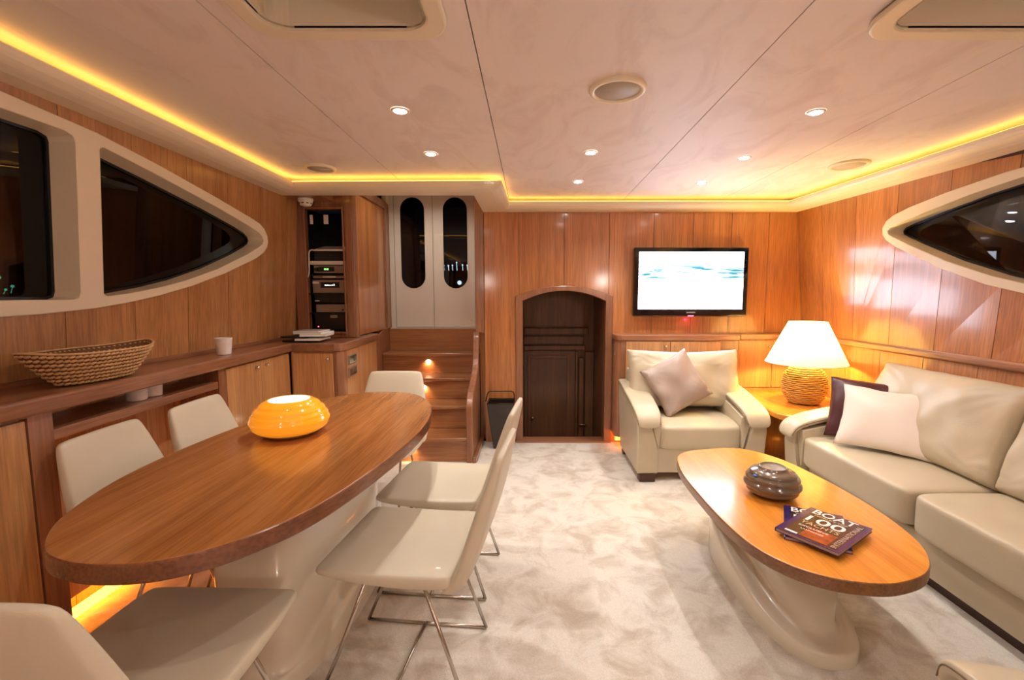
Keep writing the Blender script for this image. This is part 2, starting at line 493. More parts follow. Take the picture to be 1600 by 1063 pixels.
def sweep(stations, wdir, seg=20, k=4.0, bm=None):
    """stations: (centre, half width, half thickness); section is a superellipse across the path"""
    bm2 = bmesh.new(); rings = []
    W = Vector(wdir).normalized(); n = len(stations)
    C = [Vector(s[0]) for s in stations]
    for i, (c, w, t) in enumerate(stations):
        tan = (C[min(i+1, n-1)]-C[max(i-1, 0)]).normalized()
        N = W.cross(tan).normalized()
        ring = []
        for q in range(seg):
            a = 2*PI*q/seg; ca, sa = math.cos(a), math.sin(a)
            x = math.copysign(abs(ca)**(2/k), ca)*w; y = math.copysign(abs(sa)**(2/k), sa)*t
            ring.append(bm2.verts.new(C[i]+W*x+N*y))
        rings.append(ring)
    for i in range(n-1):
        for q in range(seg): bm2.faces.new((rings[i][q], rings[i][(q+1) % seg], rings[i+1][(q+1) % seg], rings[i+1][q]))
    bm2.faces.new(rings[0]); bm2.faces.new(rings[-1])
    return merge(bm, bm2)

def text_bm(s, width, height, depth=.0006, bold=0):
    cu = bpy.data.curves.new('lettering', 'FONT'); cu.body = s; cu.extrude = .02; cu.offset = bold
    o = bpy.data.objects.new('lettering', cu); COL.objects.link(o)
    bpy.context.view_layer.update()
    me = bpy.data.meshes.new_from_object(o.evaluated_get(bpy.context.evaluated_depsgraph_get()))
    bpy.data.objects.remove(o); bpy.data.curves.remove(cu)
    bm = bmesh.new(); bm.from_mesh(me); bpy.data.meshes.remove(me)
    xs = [v.co.x for v in bm.verts]; ys = [v.co.y for v in bm.verts]
    x0, x1, y0, y1 = min(xs), max(xs), min(ys), max(ys)
    for v in bm.verts:
        v.co = Vector(((v.co.x-x0)/(x1-x0)*width, (v.co.y-y0)/(y1-y0)*height, (v.co.z/.02)*.5*depth))
    return bm

def plate_with_holes(outer, holes, fn, off, thick, bm=None, rim=0):
    """flat ring between an outline and its openings, mapped by fn(a, b, offset)"""
    bm2 = bmesh.new(); edges = []
    for loop in [outer]+holes:
        vs = [bm2.verts.new((a, b, 0)) for a, b in loop]
        for i in range(len(vs)): edges.append(bm2.edges.new((vs[i], vs[(i+1) % len(vs)])))
    bmesh.ops.triangle_fill(bm2, use_beauty=True, use_dissolve=False, edges=edges)
    r = bmesh.ops.extrude_face_region(bm2, geom=bm2.faces[:])
    top = {v for v in r['geom'] if isinstance(v, bmesh.types.BMVert)}
    for v in bm2.verts:
        v.co = Vector(fn(v.co.x, v.co.y, off if v in top else off-thick))
    return merge(bm, bm2)

def loop_wall(loop, fn, o0, o1, bm=None):
    bm2 = bmesh.new()
    A = [bm2.verts.new(fn(a, b, o0)) for a, b in loop]; B = [bm2.verts.new(fn(a, b, o1)) for a, b in loop]
    n = len(loop)
    for i in range(n): bm2.faces.new((A[i], A[(i+1) % n], B[(i+1) % n], B[i]))
    return merge(bm, bm2)

def fill_loop(loop, fn, o0, thick, bm=None):
    bm2 = bmesh.new()
    A = [bm2.verts.new(fn(a, b, o0)) for a, b in loop]; B = [bm2.verts.new(fn(a, b, o0-thick)) for a, b in loop]
    n = len(loop); bm2.faces.new(A); bm2.faces.new(B)
    for i in range(n): bm2.faces.new((A[i], A[(i+1) % n], B[(i+1) % n], B[i]))
    return merge(bm, bm2)

def inset_loop(loop, d):
    n = len(loop); out = []
    area = sum(loop[i][0]*loop[(i+1) % n][1]-loop[(i+1) % n][0]*loop[i][1] for i in range(n))
    sg = 1 if area > 0 else -1
    for i in range(n):
        a = Vector(loop[i-1]); b = Vector(loop[i]); c = Vector(loop[(i+1) % n])
        t = ((b-a).normalized()+(c-b).normalized()).normalized()
        out.append((b.x-t.y*d*sg, b.y+t.x*d*sg))
    return out

# ---------------------------------------------------------------- room geometry
YB = 3.994            # aft bulkhead
YR = -1.8             # behind the camera
ZS = 2.02             # underside of the soffit
ZC = 2.12             # ceiling panels
ZCT = .98             # top of every counter
def xL(y, z): return -1.85+.0577*(z-.98)
def xR(y, z):
    t = 2.29+.095*(3.994-max(y, 1.0)); return 2.39+(t-2.39)*(z-.98)/1.04
def PL(y, z, off=0): return (xL(y, z)+off, y, z)
def PR(y, z, off=0): return (xR(y, z)-off, y, z)

structure('floor', bx(-2.0, 2.7, YR-.1, 4.0, -.06, 0), M['carpet'])

# --- window outlines (y, z)
L_outer = [(-.9, 1.99), (.6, 1.99), (1.597, 1.986), (1.934, 1.968), (2.256, 1.925), (2.66, 1.858), (2.97, 1.800), (3.06, 1.780), (3.115, 1.750), (3.148, 1.712),
           (3.158, 1.672), (3.145, 1.632), (3.105, 1.592), (3.024, 1.549), (2.85, 1.484), (2.71, 1.433), (2.454, 1.356), (2.241, 1.305), (2.062, 1.272), (1.909, 1.250), (1.7, 1.234), (1.56, 1.228), (.6, 1.225), (-.9, 1.225)]
L_A = [(.45, 1.925), (1.80, 1.930), (1.835, 1.92), (1.842, 1.90), (1.842, 1.32), (1.835, 1.296), (1.81, 1.288), (.45, 1.284)]
L_B = [(1.945, 1.905), (1.96, 1.918), (2.255, 1.873), (2.659, 1.803), (2.96, 1.742), (3.05, 1.718), (3.09, 1.697), (3.104, 1.672), (3.09, 1.648), (3.045, 1.622), (2.923, 1.565), (2.655, 1.460),
       (2.409, 1.385), (2.242, 1.346), (2.063, 1.314), (1.96, 1.301), (1.943, 1.312)]
R_outer = [(-.9, 1.955), (.6, 1.955), (1.6, 1.952), (2.0, 1.945), (2.312, 1.935), (2.388, 1.932), (2.696, 1.896), (2.926, 1.856), (3.03, 1.828), (3.085, 1.798), (3.111, 1.755),
           (3.105, 1.710), (3.076, 1.672), (2.997, 1.620), (2.675, 1.461), (2.409, 1.362), (2.222, 1.315), (2.0, 1.275), (1.8, 1.250), (1.6, 1.238), (.6, 1.23), (-.9, 1.23)]
R_A = [(.45, 1.90), (1.74, 1.898), (1.77, 1.888), (1.778, 1.87), (1.778, 1.33), (1.77, 1.306), (1.745, 1.297), (.45, 1.29)]
R_B = [(1.865, 1.86), (1.875, 1.89), (1.9, 1.898), (2.306, 1.886), (2.54, 1.856), (2.792, 1.808), (2.98, 1.769), (3.045, 1.752), (3.066, 1.732), (3.06, 1.710), (3.02, 1.686), (2.904, 1.626), (2.641, 1.503),
       (2.385, 1.408), (2.23, 1.365), (2.05, 1.332), (1.9, 1.312), (1.875, 1.318), (1.865, 1.34)]

def span(loop, y):
    zs = []
    n = len(loop)
    for i in range(n):
        (a, b), (c, d) = loop[i], loop[(i+1) % n]
        if (a-y)*(c-y) <= 0 and a != c:
            zs.append(b+(d-b)*(y-a)/(c-a))
    return (min(zs), max(zs)) if len(zs) >= 2 else None

def side_planks(root, P, seams, z0, z1, hole, mat='wall'):
    hole_i = inset_loop(hole, .016) if hole else None
    for a, b in zip(seams[:-1], seams[1:]):
        y0, y1 = a+.0018, b-.0018
        if hole_i is None:
            pieces = [[(y0, z0), (y1, z0), (y1, z1), (y0, z1)]]
        else:
            hy0 = min(p[0] for p in hole_i); hy1 = max(p[0] for p in hole_i)
            if y1 <= hy0 or y0 >= hy1:
                pieces = [[(y0, z0), (y1, z0), (y1, z1), (y0, z1)]]
            else:
                N = 14; ys = [y0+(y1-y0)*i/N for i in range(N+1)]
                ys = sorted(set([y for y in ys]+[hy1-1e-4]*(y0 < hy1 < y1)+[hy1-.004]*(y0 < hy1-.004 < y1)+[hy1-.015]*(y0 < hy1-.015 < y1)))
                ins = [(y, span(hole_i, y)) for y in ys if y < hy1 and span(hole_i, y)]
                ins = [(y, s) for y, s in ins if s]
                low = [(y, s[0]) for y, s in ins]; high = [(y, s[1]) for y, s in ins]
                if y1 > hy1:   # plank past the pointed tip: one C-shaped board
                    pieces = [[(y0, z0), (y1, z0), (y1, z1), (y0, z1)]+high+low[::-1]]
                else:
                    pieces = [[(y0, z0), (y1, z0)]+low[::-1], high+[(y1, z1), (y0, z1)]]
        bm = None
        for pc in pieces: bm = fill_loop(pc, P, .010, .0095, bm)
        obj('plank', bm, M[mat], root)

def window(idx, P, outer, opens, label=None):
    root = thing('window_%d' % idx, P(2.0, 1.2), None, None, kind='structure')
    bm = plate_with_holes(outer, opens, P, .020, .009)
    bm = loop_wall(outer, P, .012, -.01, bm)
    for o_ in opens:
        bm = loop_wall(o_, P, .019, -.10, bm)
    obj('window_frame', bm, M['frame'], root, bevel=.006)
    for o_ in opens:
        g = bmesh.new()
        obj('gasket', plate_with_holes(inset_loop(o_, -.004), [inset_loop(o_, .011)], P, -.084, .008), M['rubber'], root)
        obj('pane', fill_loop(inset_loop(o_, -.003), P, -.093, .006), M['glass'], root)
    return root

# --- left wall
def back_sheet(P, z0, z1, y0, y1, hole, name, off=-.0008):
    loop = [(y0, z0), (y1, z0), (y1, z1), (y0, z1)]
    bm = plate_with_holes(loop, [inset_loop(hole, .012)], P, off, .012)
    return structure(name, bm, M['wall_back'])
wl = back_sheet(PL, 0, 2.14, YR, 3.70, L_outer, 'wall_left')
seamsL = [1.787-.3265*k for k in range(10, 0, -1)]+[1.787, 2.105, 2.432, 2.755, 3.085, 3.413, 3.69]
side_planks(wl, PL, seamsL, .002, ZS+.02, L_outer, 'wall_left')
wr_ = back_sheet(PR, 0, 2.14, YR, YB, R_outer, 'wall_right')
seamsR = [2.332-.339*k for k in range(11, 0, -1)]+[2.332, 2.672, 3.012, 3.35, 3.69, 3.992]
side_planks(wr_, PR, seamsR, .979, ZS+.02, R_outer)
seamsR2 = [2.392-.341*k for k in range(11, 0, -1)]+[2.392, 2.733, 3.077, 3.42, 3.76, 3.992]
side_planks(wr_, PR, seamsR2, .002, .931, None)
window(1, PL, L_outer, [L_A, L_B])
window(2, PR, R_outer, [R_A, R_B])

# cap rail running along the right wall
bm = bmesh.new()
sec = [(0, .932), (.030, .936), (.036, .945), (.036, .970), (.030, .979), (0, .981)]
rings = []
for y in [YR, 0, 1.5, 3.0, 3.86]:
    rings.append([bm.verts.new(PR(y, z, o+.001)) for o, z in sec])
for A, B in zip(rings[:-1], rings[1:]):
    for i in range(len(sec)): bm.faces.new((A[i], A[(i+1) % 6], B[(i+1) % 6], B[i]))
bm.faces.new(rings[0]); bm.faces.new(rings[-1])
structure('trim_1', bm, M['trimy'])

# --- aft bulkhead with the arched opening
AX0, AX1, AZ0, AZ1 = -.130, .716, 1.303, 1.392
def arch(x, d=0):
    """arch crown height at x; d insets the outline"""
    h = (AX1-AX0)/2; c = (AX0+AX1)/2; t = (x-c)/h
    return AZ0+(AZ1-AZ0)*(1-abs(t)**2.0)-d
def bulk_poly(x0, x1, z1, inset):
    a0, a1 = AX0+inset, AX1-inset
    pts = []
    def bottom(x): return arch(x)-inset
    if x1 <= a0 or x0 >= a1:
        return [(x0, 0), (x1, 0), (x1, z1), (x0, z1)]
    b = []
    s0, s1 = max(x0, a0), min(x1, a1)
    if x0 < a0: b += [(x0, 0), (a0, 0)]
    N = max(2, int((s1-s0)/.03))
    b += [(s0+(s1-s0)*i/N, bottom(s0+(s1-s0)*i/N)) for i in range(N+1)]
    if x1 > a1: b += [(a1, 0), (x1, 0)]
    return b+[(x1, z1), (x0, z1)]
bm = prism(bulk_poly(-.40, 2.42, 2.14, .03), YB+.001, YB+.03, 'Y')
wb = structure('wall_back', bm, M['wall_back'])
sx = [-.402, -.10, .29, .68, 1.06, 1.40, 1.73, 2.05, 2.37]
for a, b in zip(sx[:-1], sx[1:]):
    obj('plank', prism(bulk_poly(a+.0018, b-.0018, ZS+.02, .025), YB-.010, YB, 'Y'), M['wall'], wb)

# arch architrave
outer = [(AX0, .0)]+[(AX0+(AX1-AX0)*i/30, arch(AX0+(AX1-AX0)*i/30)) for i in range(31)]+[(AX1, 0)]
w = .062
inner = [(AX0+w, .0)]+[(AX0+w+(AX1-AX0-2*w)*i/30, arch(AX0+(AX1-AX0)*i/30)-w*.68) for i in range(31)]+[(AX1-w, 0)]
bm = bmesh.new()
def AY(p, y): return (p[0], y, p[1])
O1 = [bm.verts.new(AY(p, YB-.028)) for p in outer]; I1 = [bm.verts.new(AY(p, YB-.028)) for p in inner]
O2 = [bm.verts.new(AY(p, YB-.010)) for p in outer]; I2 = [bm.verts.new(AY(p, YB+.10)) for p in inner]
n = len(outer)
for i in range(n-1):
    bm.faces.new((O1[i], O1[i+1], I1[i+1], I1[i])); bm.faces.new((O1[i], O1[i+1], O2[i+1], O2[i])); bm.faces.new((I1[i], I1[i+1], I2[i+1], I2[i]))
door1 = thing('door_1', (.29, YB, 0), None, None, kind='structure')
obj('architrave', bm, M['trimz'], door1, bevel=.004)
obj('threshold', bx(AX0, AX1, YB-.045, YB+.10, -.02, .014, bev=.004), M['trim'], door1)
# the companionway beyond, leading down
RX0, RX1, RY = -.075, .665, 4.80
structure('wall_recess', bx(RX0-.03, RX0, YB+.03, RY+.03, -1.0, 1.40, bx(RX1, RX1+.03, YB+.03, RY+.03, -1.0, 1.40, bx(RX0, RX1, RY, RY+.03, -1.0, 1.40, bx(RX0, RX1, YB+.03, RY, 1.38, 1.41)))), M['recess'])
structure('floor_recess', bx(RX0, RX1, YB+.11, RY, -1.0, -.97), M['recess'])
dd = thing('door_2', (.2, RY, -.97), None, None, kind='structure')
obj('upper_panel', bx(RX0+.004, .56, RY-.02, RY-.002, .985, 1.37), M['recess'], dd)
obj('lintel', bx(RX0+.004, .61, RY-.06, RY-.002, .90, .975, bev=.012), M['recess'], dd)
obj('lintel', bx(RX0+.004, .56, RY-.04, RY-.002, .80, .885, bev=.006), M['recess'], dd)
obj('lintel', bx(RX0+.004, .58, RY-.06, RY-.002, .735, .79, bev=.012), M['recess'], dd)
obj('door_panel', bx(RX0+.01, .47, RY-.026, RY-.002, -.95, .725), M['recess'], dd)
bm = bx(-.030, .005, RY-.040, RY-.026, -.9, .68); bm = bx(.385, .42, RY-.040, RY-.026, -.9, .68, bm); bm = bx(.005, .385, RY-.040, RY-.026, .645, .68, bm)
obj('door_moulding', bm, M['recess'], dd, bevel=.004)
obj('door_post', bx(.475, .50, RY-.05, RY-.002, -.95, .725, bev=.006), M['recess'], dd)
obj('side_door', bx(.51, .56, RY-.07, RY-.02, -.95, .66, bx(.575, .66, RY-.07, RY-.02, -.95, .72), bev=.006), M['recess'], dd)
kb = disc_axis((.021, RY-.026, .013), (0, -1, 0), .008, .006, .02); kb = ball((.021, RY-.055, .013), .017, kb)
obj('door_knob', kb, M['brass'], dd, smooth=True)
lv = tube([(.545, RY-.07, -.05), (.545, RY-.095, -.05)], .009); lv = tube([(.50, RY-.095, -.05), (.60, RY-.095, -.05)], .007, lv)
obj('door_handle', lv, M['brass'], dd, smooth=True)

# --- ceiling
ceil = structure('ceiling', bx(-2.0, 2.75, YR, 4.05, ZC+.30, ZC+.32), M['wall_back'])
HL = (-.79, -.29, .88, 1.46)      # hatch openings
HR = (1.05, 1.58, .88, 1.46)
def hpanel(x0, x1, y0, y1, hole=None, skew=0):
    g = .002; bm = None
    if hole is None:
        bm = bx(x0+g, x1-g, y0, y1, ZC, ZC+.012)
    else:
        a, b, c, d = hole
        for r in ((x0+g, a, y0, y1), (b, x1-g, y0, y1), (a, b, y0, c), (a, b, d, y1)):
            bm = bx(*r, ZC, ZC+.012, bm)
    obj('ceiling_panel', bm, M['suede'], ceil)
hpanel(-1.84, -.93, YR, 3.34); hpanel(-.93, -.182, YR, 3.34, HL); hpanel(-.182, .79, YR, YB); hpanel(-.405, -.182, 3.342, YB); hpanel(.79, 1.62, YR, YB, HR); hpanel(1.62, 2.62, YR, YB)
for (a, b, c, d), lab in ((HL, 'left ceiling hatch with rounded cream rim'), (HR, 'right ceiling hatch with rounded cream rim, above the sofa side')):
    def rr(x0, x1, y0, y1, r, N=8):
        pts = []
        for cx, cy, a0 in ((x1-r, y1-r, 0), (x0+r, y1-r, PI/2), (x0+r, y0+r, PI), (x1-r, y0+r, 1.5*PI)):
            for i in range(N+1):
                t = a0+PI/2*i/N; pts.append((cx+r*math.cos(t), cy+r*math.sin(t)))
        return pts
    o1 = rr(a-.045, b+.045, c-.045, d+.045, .10); o2 = rr(a+.012, b-.012, c+.012, d-.012, .07)
    h = thing('ceiling_hatch', ((a+b)/2, (c+d)/2, ZC), lab, 'hatch')
    fn = lambda x, y, o: (x, y, ZC-o)
    bm = plate_with_holes(o1, [o2], fn, .026, .022)
    bm = loop_wall(o2, fn, .026, -.10, bm)
    obj('hatch_rim', bm, M['frame'], h, bevel=.008)
    obj('hatch_blind', fill_loop(rr(a-.01, b+.01, c-.01, d+.01, .07), fn, -.10, .01), M['blind'], h)

# soffit with its light cove
I = [(-1.62, YR), (-1.62, 3.19), (-.195, 3.16), (-.172, 3.842), (2.118, 3.832), (2.322, 1.0), (2.322, YR)]
O = [(-1.825, YR), (-1.825, 3.34), (-.405, 3.34), (-.405, YB-.002), (2.30, YB-.002), (2.566, 1.0), (2.566, YR)]
def off(i, d):
    """point d behind the lip at corner i (mitred)"""
    p = Vector(I[i])
    def nrm(a, b):
        t = (Vector(b)-Vector(a)).normalized(); return Vector((-t.y, t.x))
    ns = []
    if i > 0: ns.append(nrm(I[i-1], I[i]))
    if i < len(I)-1: ns.append(nrm(I[i], I[i+1]))
    if len(ns) == 1: return p+ns[0]*d
    m = (ns[0]+ns[1]).normalized(); return p+m*(d/m.dot(ns[0]))
prof = [(.030, 2.081), (.004, 2.081), (.0, 2.076), (.003, 2.058), (.010, 2.046), (.024, 2.036), (.034, 2.030), (.045, 2.026), (.075, ZS)]
bm = bmesh.new(); R = []
for i in range(len(I)):
    ring = [bm.verts.new((*off(i, d), z)) for d, z in prof]
    ring.append(bm.verts.new((*O[i], ZS))); ring.append(bm.verts.new((*O[i], 2.062))); ring.append(bm.verts.new((*off(i, .030), 2.062)))
    R.append(ring)
k = len(R[0])
for A, B in zip(R[:-1], R[1:]):
    for j in range(k): bm.faces.new((A[j], A[(j+1) % k], B[(j+1) % k], B[j]))
bm.faces.new(R[0]); bm.faces.new(R[-1])
cove = structure('trim_2', bm, M['frame'])
bm = bmesh.new(); R = []
for i in range(len(I)):
    R.append([bm.verts.new((*off(i, d), z)) for d, z in ((.034, 2.064), (.050, 2.064), (.050, 2.094), (.034, 2.092))])
for A, B in zip(R[:-1], R[1:]):
    for j in range(4): bm.faces.new((A[j], A[(j+1) % 4], B[(j+1) % 4], B[j]))
obj('light_strip', bm, M['led'], cove)
# small soffit return over the rack
structure('trim_3', bx(-1.82, -1.50, 3.342, 3.545, ZS, ZS+.05), M['trim'])

# room behind the camera
wbk = structure('wall_rear', bx(-1.9, 2.6, YR-.04, YR-.012, 0, 2.14), M['wall_back'])
for k in range(12):
    obj('plank', bx(-1.84+.366*k+.002, -1.84+.366*(k+1)-.002, YR-.012, YR, .002, ZS+.1), M['wall'], wbk)

# ---------------------------------------------------------------- ceiling lights and speakers
def downlight(x, y, label, power, group, real=True):
    t = thing('downlight', (x, y, ZC), label, 'light', group=group)
    obj('trim_ring', lathe([(.026, -.001), (.028, -.006), (.036, -.006), (.040, -.001)], (x, y, ZC), 24, cap0=False, cap1=False), M['white'], t, smooth=True)
    obj('lamp', lathe([(.0285, -.0035), (.022, -.008), (.002, -.010)], (x, y, ZC), 24), M['bulb'], t, smooth=True)
    ld = bpy.data.lights.new('downlight_beam', 'SPOT')
    ld.energy = power; ld.color = (1, .955, .90); ld.spot_size = math.radians(128); ld.spot_blend = .85; ld.shadow_soft_size = .022
    lo = bpy.data.objects.new('downlight_beam', ld); COL.objects.link(lo)
    lo.location = (0, 0, -.012); lo.parent = t
g = 'recessed ceiling downlights'
downlight(-.577, 2.10, 'nearer of the two downlights over the dining table', DOWN_POWER, g)
downlight(-.575, 2.71, 'farther downlight over the dining table, towards the white doors', DOWN_POWER, g)
downlight(.343, 2.687, 'middle-row downlight between speaker and arched doorway', DOWN_POWER, g)
downlight(.339, 3.348, 'downlight nearest the bulkhead above the arched doorway', DOWN_POWER, g)
downlight(1.271, 2.115, 'brightest right-hand downlight, above the coffee table', DOWN_POWER, g)
downlight(1.264, 2.782, 'right-hand row downlight second from the television wall', DOWN_POWER, g)
downlight(1.236, 3.385, 'right-hand row downlight closest to the television', DOWN_POWER, g)
for x, y, w_ in ((.343, 1.10, 'just ahead of the camera, middle row'), (-.577, .55, 'added as fill beside the camera on the dining side'), (1.27, .55, 'added as fill beside the camera on the sofa side'), (.343, -.1, 'added as fill directly over the camera'),
                (-.9, -.8, 'added as fill behind the camera, left'), (1.5, -.8, 'added as fill behind the camera, right'), (.343, -1.2, 'added as fill nearest the rear wall')):
    downlight(x, y, 'recessed ceiling downlight '+w_, REAR_POWER*(.4 if x < 0 else 1), g)  # all but the one just ahead are unseen lamps added to brighten the room

for x, lab in ((-.9, 'left added fill lamp on the rear wall behind the camera'), (1.5, 'right added fill lamp on the rear wall behind the camera')):  # unseen wall lamps added behind the camera as soft fill
    t = thing('fill_wall_lamp', (x, YR+.08, 1.62), lab, 'lamp')
    obj('back_plate', bx(x-.05, x+.05, YR, YR+.012, 1.55, 1.70, bev=.004), M['chrome'], t)
    obj('glass_globe', ball((x, YR+.08, 1.63), .06, u=20, v=14), emit('opal_globe', (1, .90, .78, 1), 2.5), t, smooth=True)
    obj('stem', tube([(x, YR+.01, 1.58), (x, YR+.08, 1.575)], .006), M['chrome'], t, smooth=True)
    ld = bpy.data.lights.new('fill_wall_lamp_light', 'POINT'); ld.energy = FILL_LAMP_POWER*(.45 if x < 0 else 1); ld.color = (1, .94, .87); ld.shadow_soft_size = .08
    lo = bpy.data.objects.new('fill_wall_lamp_light', ld); COL.objects.link(lo); lo.location = (0, .10, 0); lo.parent = t
t = thing('downlight', (-.95, 3.95, 2.43), 'unseen downlight added up in the stairwell ceiling as fill', 'light')  # out-of-view lamp added to brighten the stairwell and its white doors
obj('trim_ring', lathe([(.026, -.001), (.028, -.006), (.036, -.006), (.040, -.001)], (-.95, 3.95, 2.43), 24, cap0=False, cap1=False), M['white'], t, smooth=True)
ld = bpy.data.lights.new('stairwell_fill_beam', 'SPOT'); ld.energy = 22; ld.color = (1, .92, .82); ld.spot_size = math.radians(150); ld.spot_blend = .8; ld.shadow_soft_size = .03
lo = bpy.data.objects.new('stairwell_fill_beam', ld); COL.objects.link(lo); lo.location = (0, 0, -.012); lo.parent = t

def speaker(x, y, r, label, tilt=0):
    t = thing('ceiling_speaker', (x, y, ZC), label, 'speaker', group='round ceiling speakers')
    obj('speaker_ring', lathe([(r*.80, -.006), (r*.84, -.014), (r*.96, -.014), (r, -.008), (r, 0)], (x, y, ZC), 48, cap0=False, cap1=False), M['frame'], t, smooth=True)
    obj('speaker_grille', lathe([(r*.81, -.005), (r*.80, -.008), (.001, -.009)], (x, y, ZC), 48), M['grille'], t, smooth=True)
speaker(.345, 1.891, .112, 'large round speaker in the middle ceiling panel')
speaker(-1.343, 2.995, .095, 'faint round speaker over the left counter corner')
speaker(1.984, 2.925, .112, 'round speaker in the right ceiling panel above the sofa arm')

t = thing('smoke_detector', (-1.66, 3.44, ZS), 'small white smoke detector under the soffit above the equipment rack', 'detector')
obj('detector_body', lathe([(.052, 0), (.053, -.012), (.048, -.022), (.046, -.034), (.036, -.052), (.014, -.058)], (-1.66, 3.44, ZS), 32), M['plastic'], t, smooth=True)
bm = None
for k in range(9):
    a = 2*PI*k/9; bm = bx(-.008, .008, -.003, .003, -.041, -.035, bm)
    for v in bm.verts[-8:]:
        v.co = Matrix.Rotation(a, 3, 'Z') @ (v.co+Vector((0, -.045, 0)))+Vector((-1.66, 3.44, ZS))
obj('detector_slots', bm, M['black'], t)

# ---------------------------------------------------------------- stairs and companionway
st = thing('staircase', (-.95, 3.5, 0), None, None, kind='structure')
SX0, SX1 = -1.398, -.500
hs = [.195, .387, .578, .768, .981]; ys = [3.49, 3.755, 4.02, 4.285, 4.50]
for i in range(5):
    z0 = 0 if i == 0 else hs[i-1]
    x0, x1 = SX0, SX1-.0*i
    obj('riser', bx(x0, x1, ys[i], ys[i]+.02, z0+.001, hs[i]-(.028 if i < 4 else .0)), M['step'], st)
    if i < 4:
        # tread with a gently bowed nosing
        pts = [(x1, ys[i+1]+.0), (x0, ys[i+1]+.0)]+[(x0+(x1-x0)*q/14, ys[i]-.018-.022*math.sin(PI*q/14)) for q in range(15)]
        obj('tread', prism(pts, hs[i]-.028, hs[i], 'Z', bev=.008), M['step'], st)
for (x, z, y) in ((-.970, .680, 4.285), (-.958, .486, 4.02), (-.95, .290, 3.755), (-.941, .102, 3.49)):
    obj('step_light', disc_axis((x, y, z), (0, -1, 0), .024, .022, .004), M['steplamp'], st, smooth=True)
    pl = bpy.data.lights.new('step_glow', 'SPOT'); pl.energy = 1.8; pl.color = (1, .60, .26); pl.shadow_soft_size = .02; pl.spot_size = 2.6; pl.spot_blend = .5
    po = bpy.data.objects.new('step_glow', pl); COL.objects.link(po); po.location = Vector((x, y-.012, z))-Vector(st.location); po.rotation_euler = (PI/2-.7, 0, 0); po.parent = st
# right stringer with the S-shaped front
S = [(3.985, .0), (3.46, .0), (3.45, .20), (3.45, .40), (3.465, .47), (3.52, .53), (3.62, .575), (3.73, .615), (3.82, .665), (3.88, .74), (3.91, .83), (3.925, .92), (3.945, .97), (3.985, .99)]
Sc = [(p.x, p.y) for p in catmull([(a, b) for a, b in S[2:]], 4, closed=False)]
obj('side_panel', prism([S[0], S[1]]+Sc, -.500, -.450, 'X', bev=.007), M['trimz'], st, label='right stair panel with S-shaped front edge')
# skirting at its foot
obj('skirting', prism([(-.449, 3.45), (-.425, 3.46), (-.418, 3.50), (-.418, 3.975), (-.449, 3.975)], 0, .05, 'Z', bev=.004), M['trimy'], st)
# left stringer
S = [(4.62, .40), (3.98, .40), (4.0, .67), (4.015, .76), (4.05, .84), (4.10, .90), (4.18, .95), (4.30, .98), (4.45, .995), (4.62, .998)]
obj('side_panel', prism(S, -1.44, -1.401, 'X', bev=.006), M['trimz'], st, label='left stair panel with curved top corner')
obj('landing', bx(-1.398, -.50, 4.52, 4.76, .96, .981), M['step'], st)
# walls of the stairwell
structure('wall_stair_right', bx(-.452, -.403, YB+.0, 4.70, .98, 2.42, bx(-.452, -.403, 4.06, 4.70, 0, .98)), M['wall'])
structure('trim_4', bx(-.482, -.4035, YB-.012, YB+.028, .985, 2.42, bev=.006), M['trimz'])
structure('wall_stair_left', prism([(3.60, .985), (4.70, .985), (4.70, 2.20), (3.60, 2.20)], -1.44, -1.401, 'X'), M['wall'])
structure('trim_5', bx(-1.442, -1.385, 4.42, 4.50, .999, 2.20, bev=.006, bm=bx(-1.45, -1.385, 3.64, 4.42, 2.13, 2.20)), M['trimz'])
structure('ceiling_stair', bx(-1.8, -.40, 3.34, 4.75, 2.43, 2.45, bx(-1.8, -.40, 3.342, 3.352, 2.07, 2.43)), M['frame'])
# white double doors
dw = thing('door_3', (-.97, 4.60, .981), None, None, kind='structure')
DX0, DXM, DX1, DZ0, DZ1 = -1.392, -.968, -.556, .995, 2.42
def stadium(cx, z0, z1, r, N=12):
    pts = [(cx+r*math.cos(PI*i/N), z1-r+r*math.sin(PI*i/N)) for i in range(N+1)]
    pts += [(cx-r*math.cos(PI*i/N), z0+r-r*math.sin(PI*i/N)) for i in range(N+1)]
    return pts
fy = lambda x, z, o: (x, 4.60-o, z)
for a, b, cx in ((DX0+.045, DXM-.0015, -1.166), (DXM+.0015, DX1-.0, -.745)):
    hole = stadium(cx, 1.375, 2.275, .124)
    leaf = obj('door_leaf', loop_wall(hole, fy, .0, -.04, plate_with_holes([(a, DZ0), (b, DZ0), (b, DZ1), (a, DZ1)], [hole], fy, .02, .02)), M['white'], dw, bevel=.003)
    obj('oval_pane', fill_loop(inset_loop(hole, -.002), fy, .004, .005), M['glass'], leaf)
    obj('pane_rim', plate_with_holes(inset_loop(hole, -.007), [inset_loop(hole, .005)], fy, .024, .004), M['white'], leaf)
obj('door_frame', bx(DX0-.005, DX0+.042, 4.57, 4.61, .985, DZ1, bx(DX1+.002, DX1+.016, 4.57, 4.61, .985, DZ1)), M['white'], dw)
obj('sill', bx(DX0-.005, DX1+.016, 4.53, 4.61, .982, .993), M['white'], dw)
obj('door_lock', disc_axis((-.60, 4.58, 1.06), (0, -1, 0), .008, .006, .01), M['brass'], dw)
structure('wall_stair_back', bx(-.542, -.45, 4.56, 4.62, .982, 2.42), M['trimz'])
structure('wall_stair_white', bx(-1.44, DX0-.006, 4.51, 4.62, 2.20, 2.42), M['frame'])

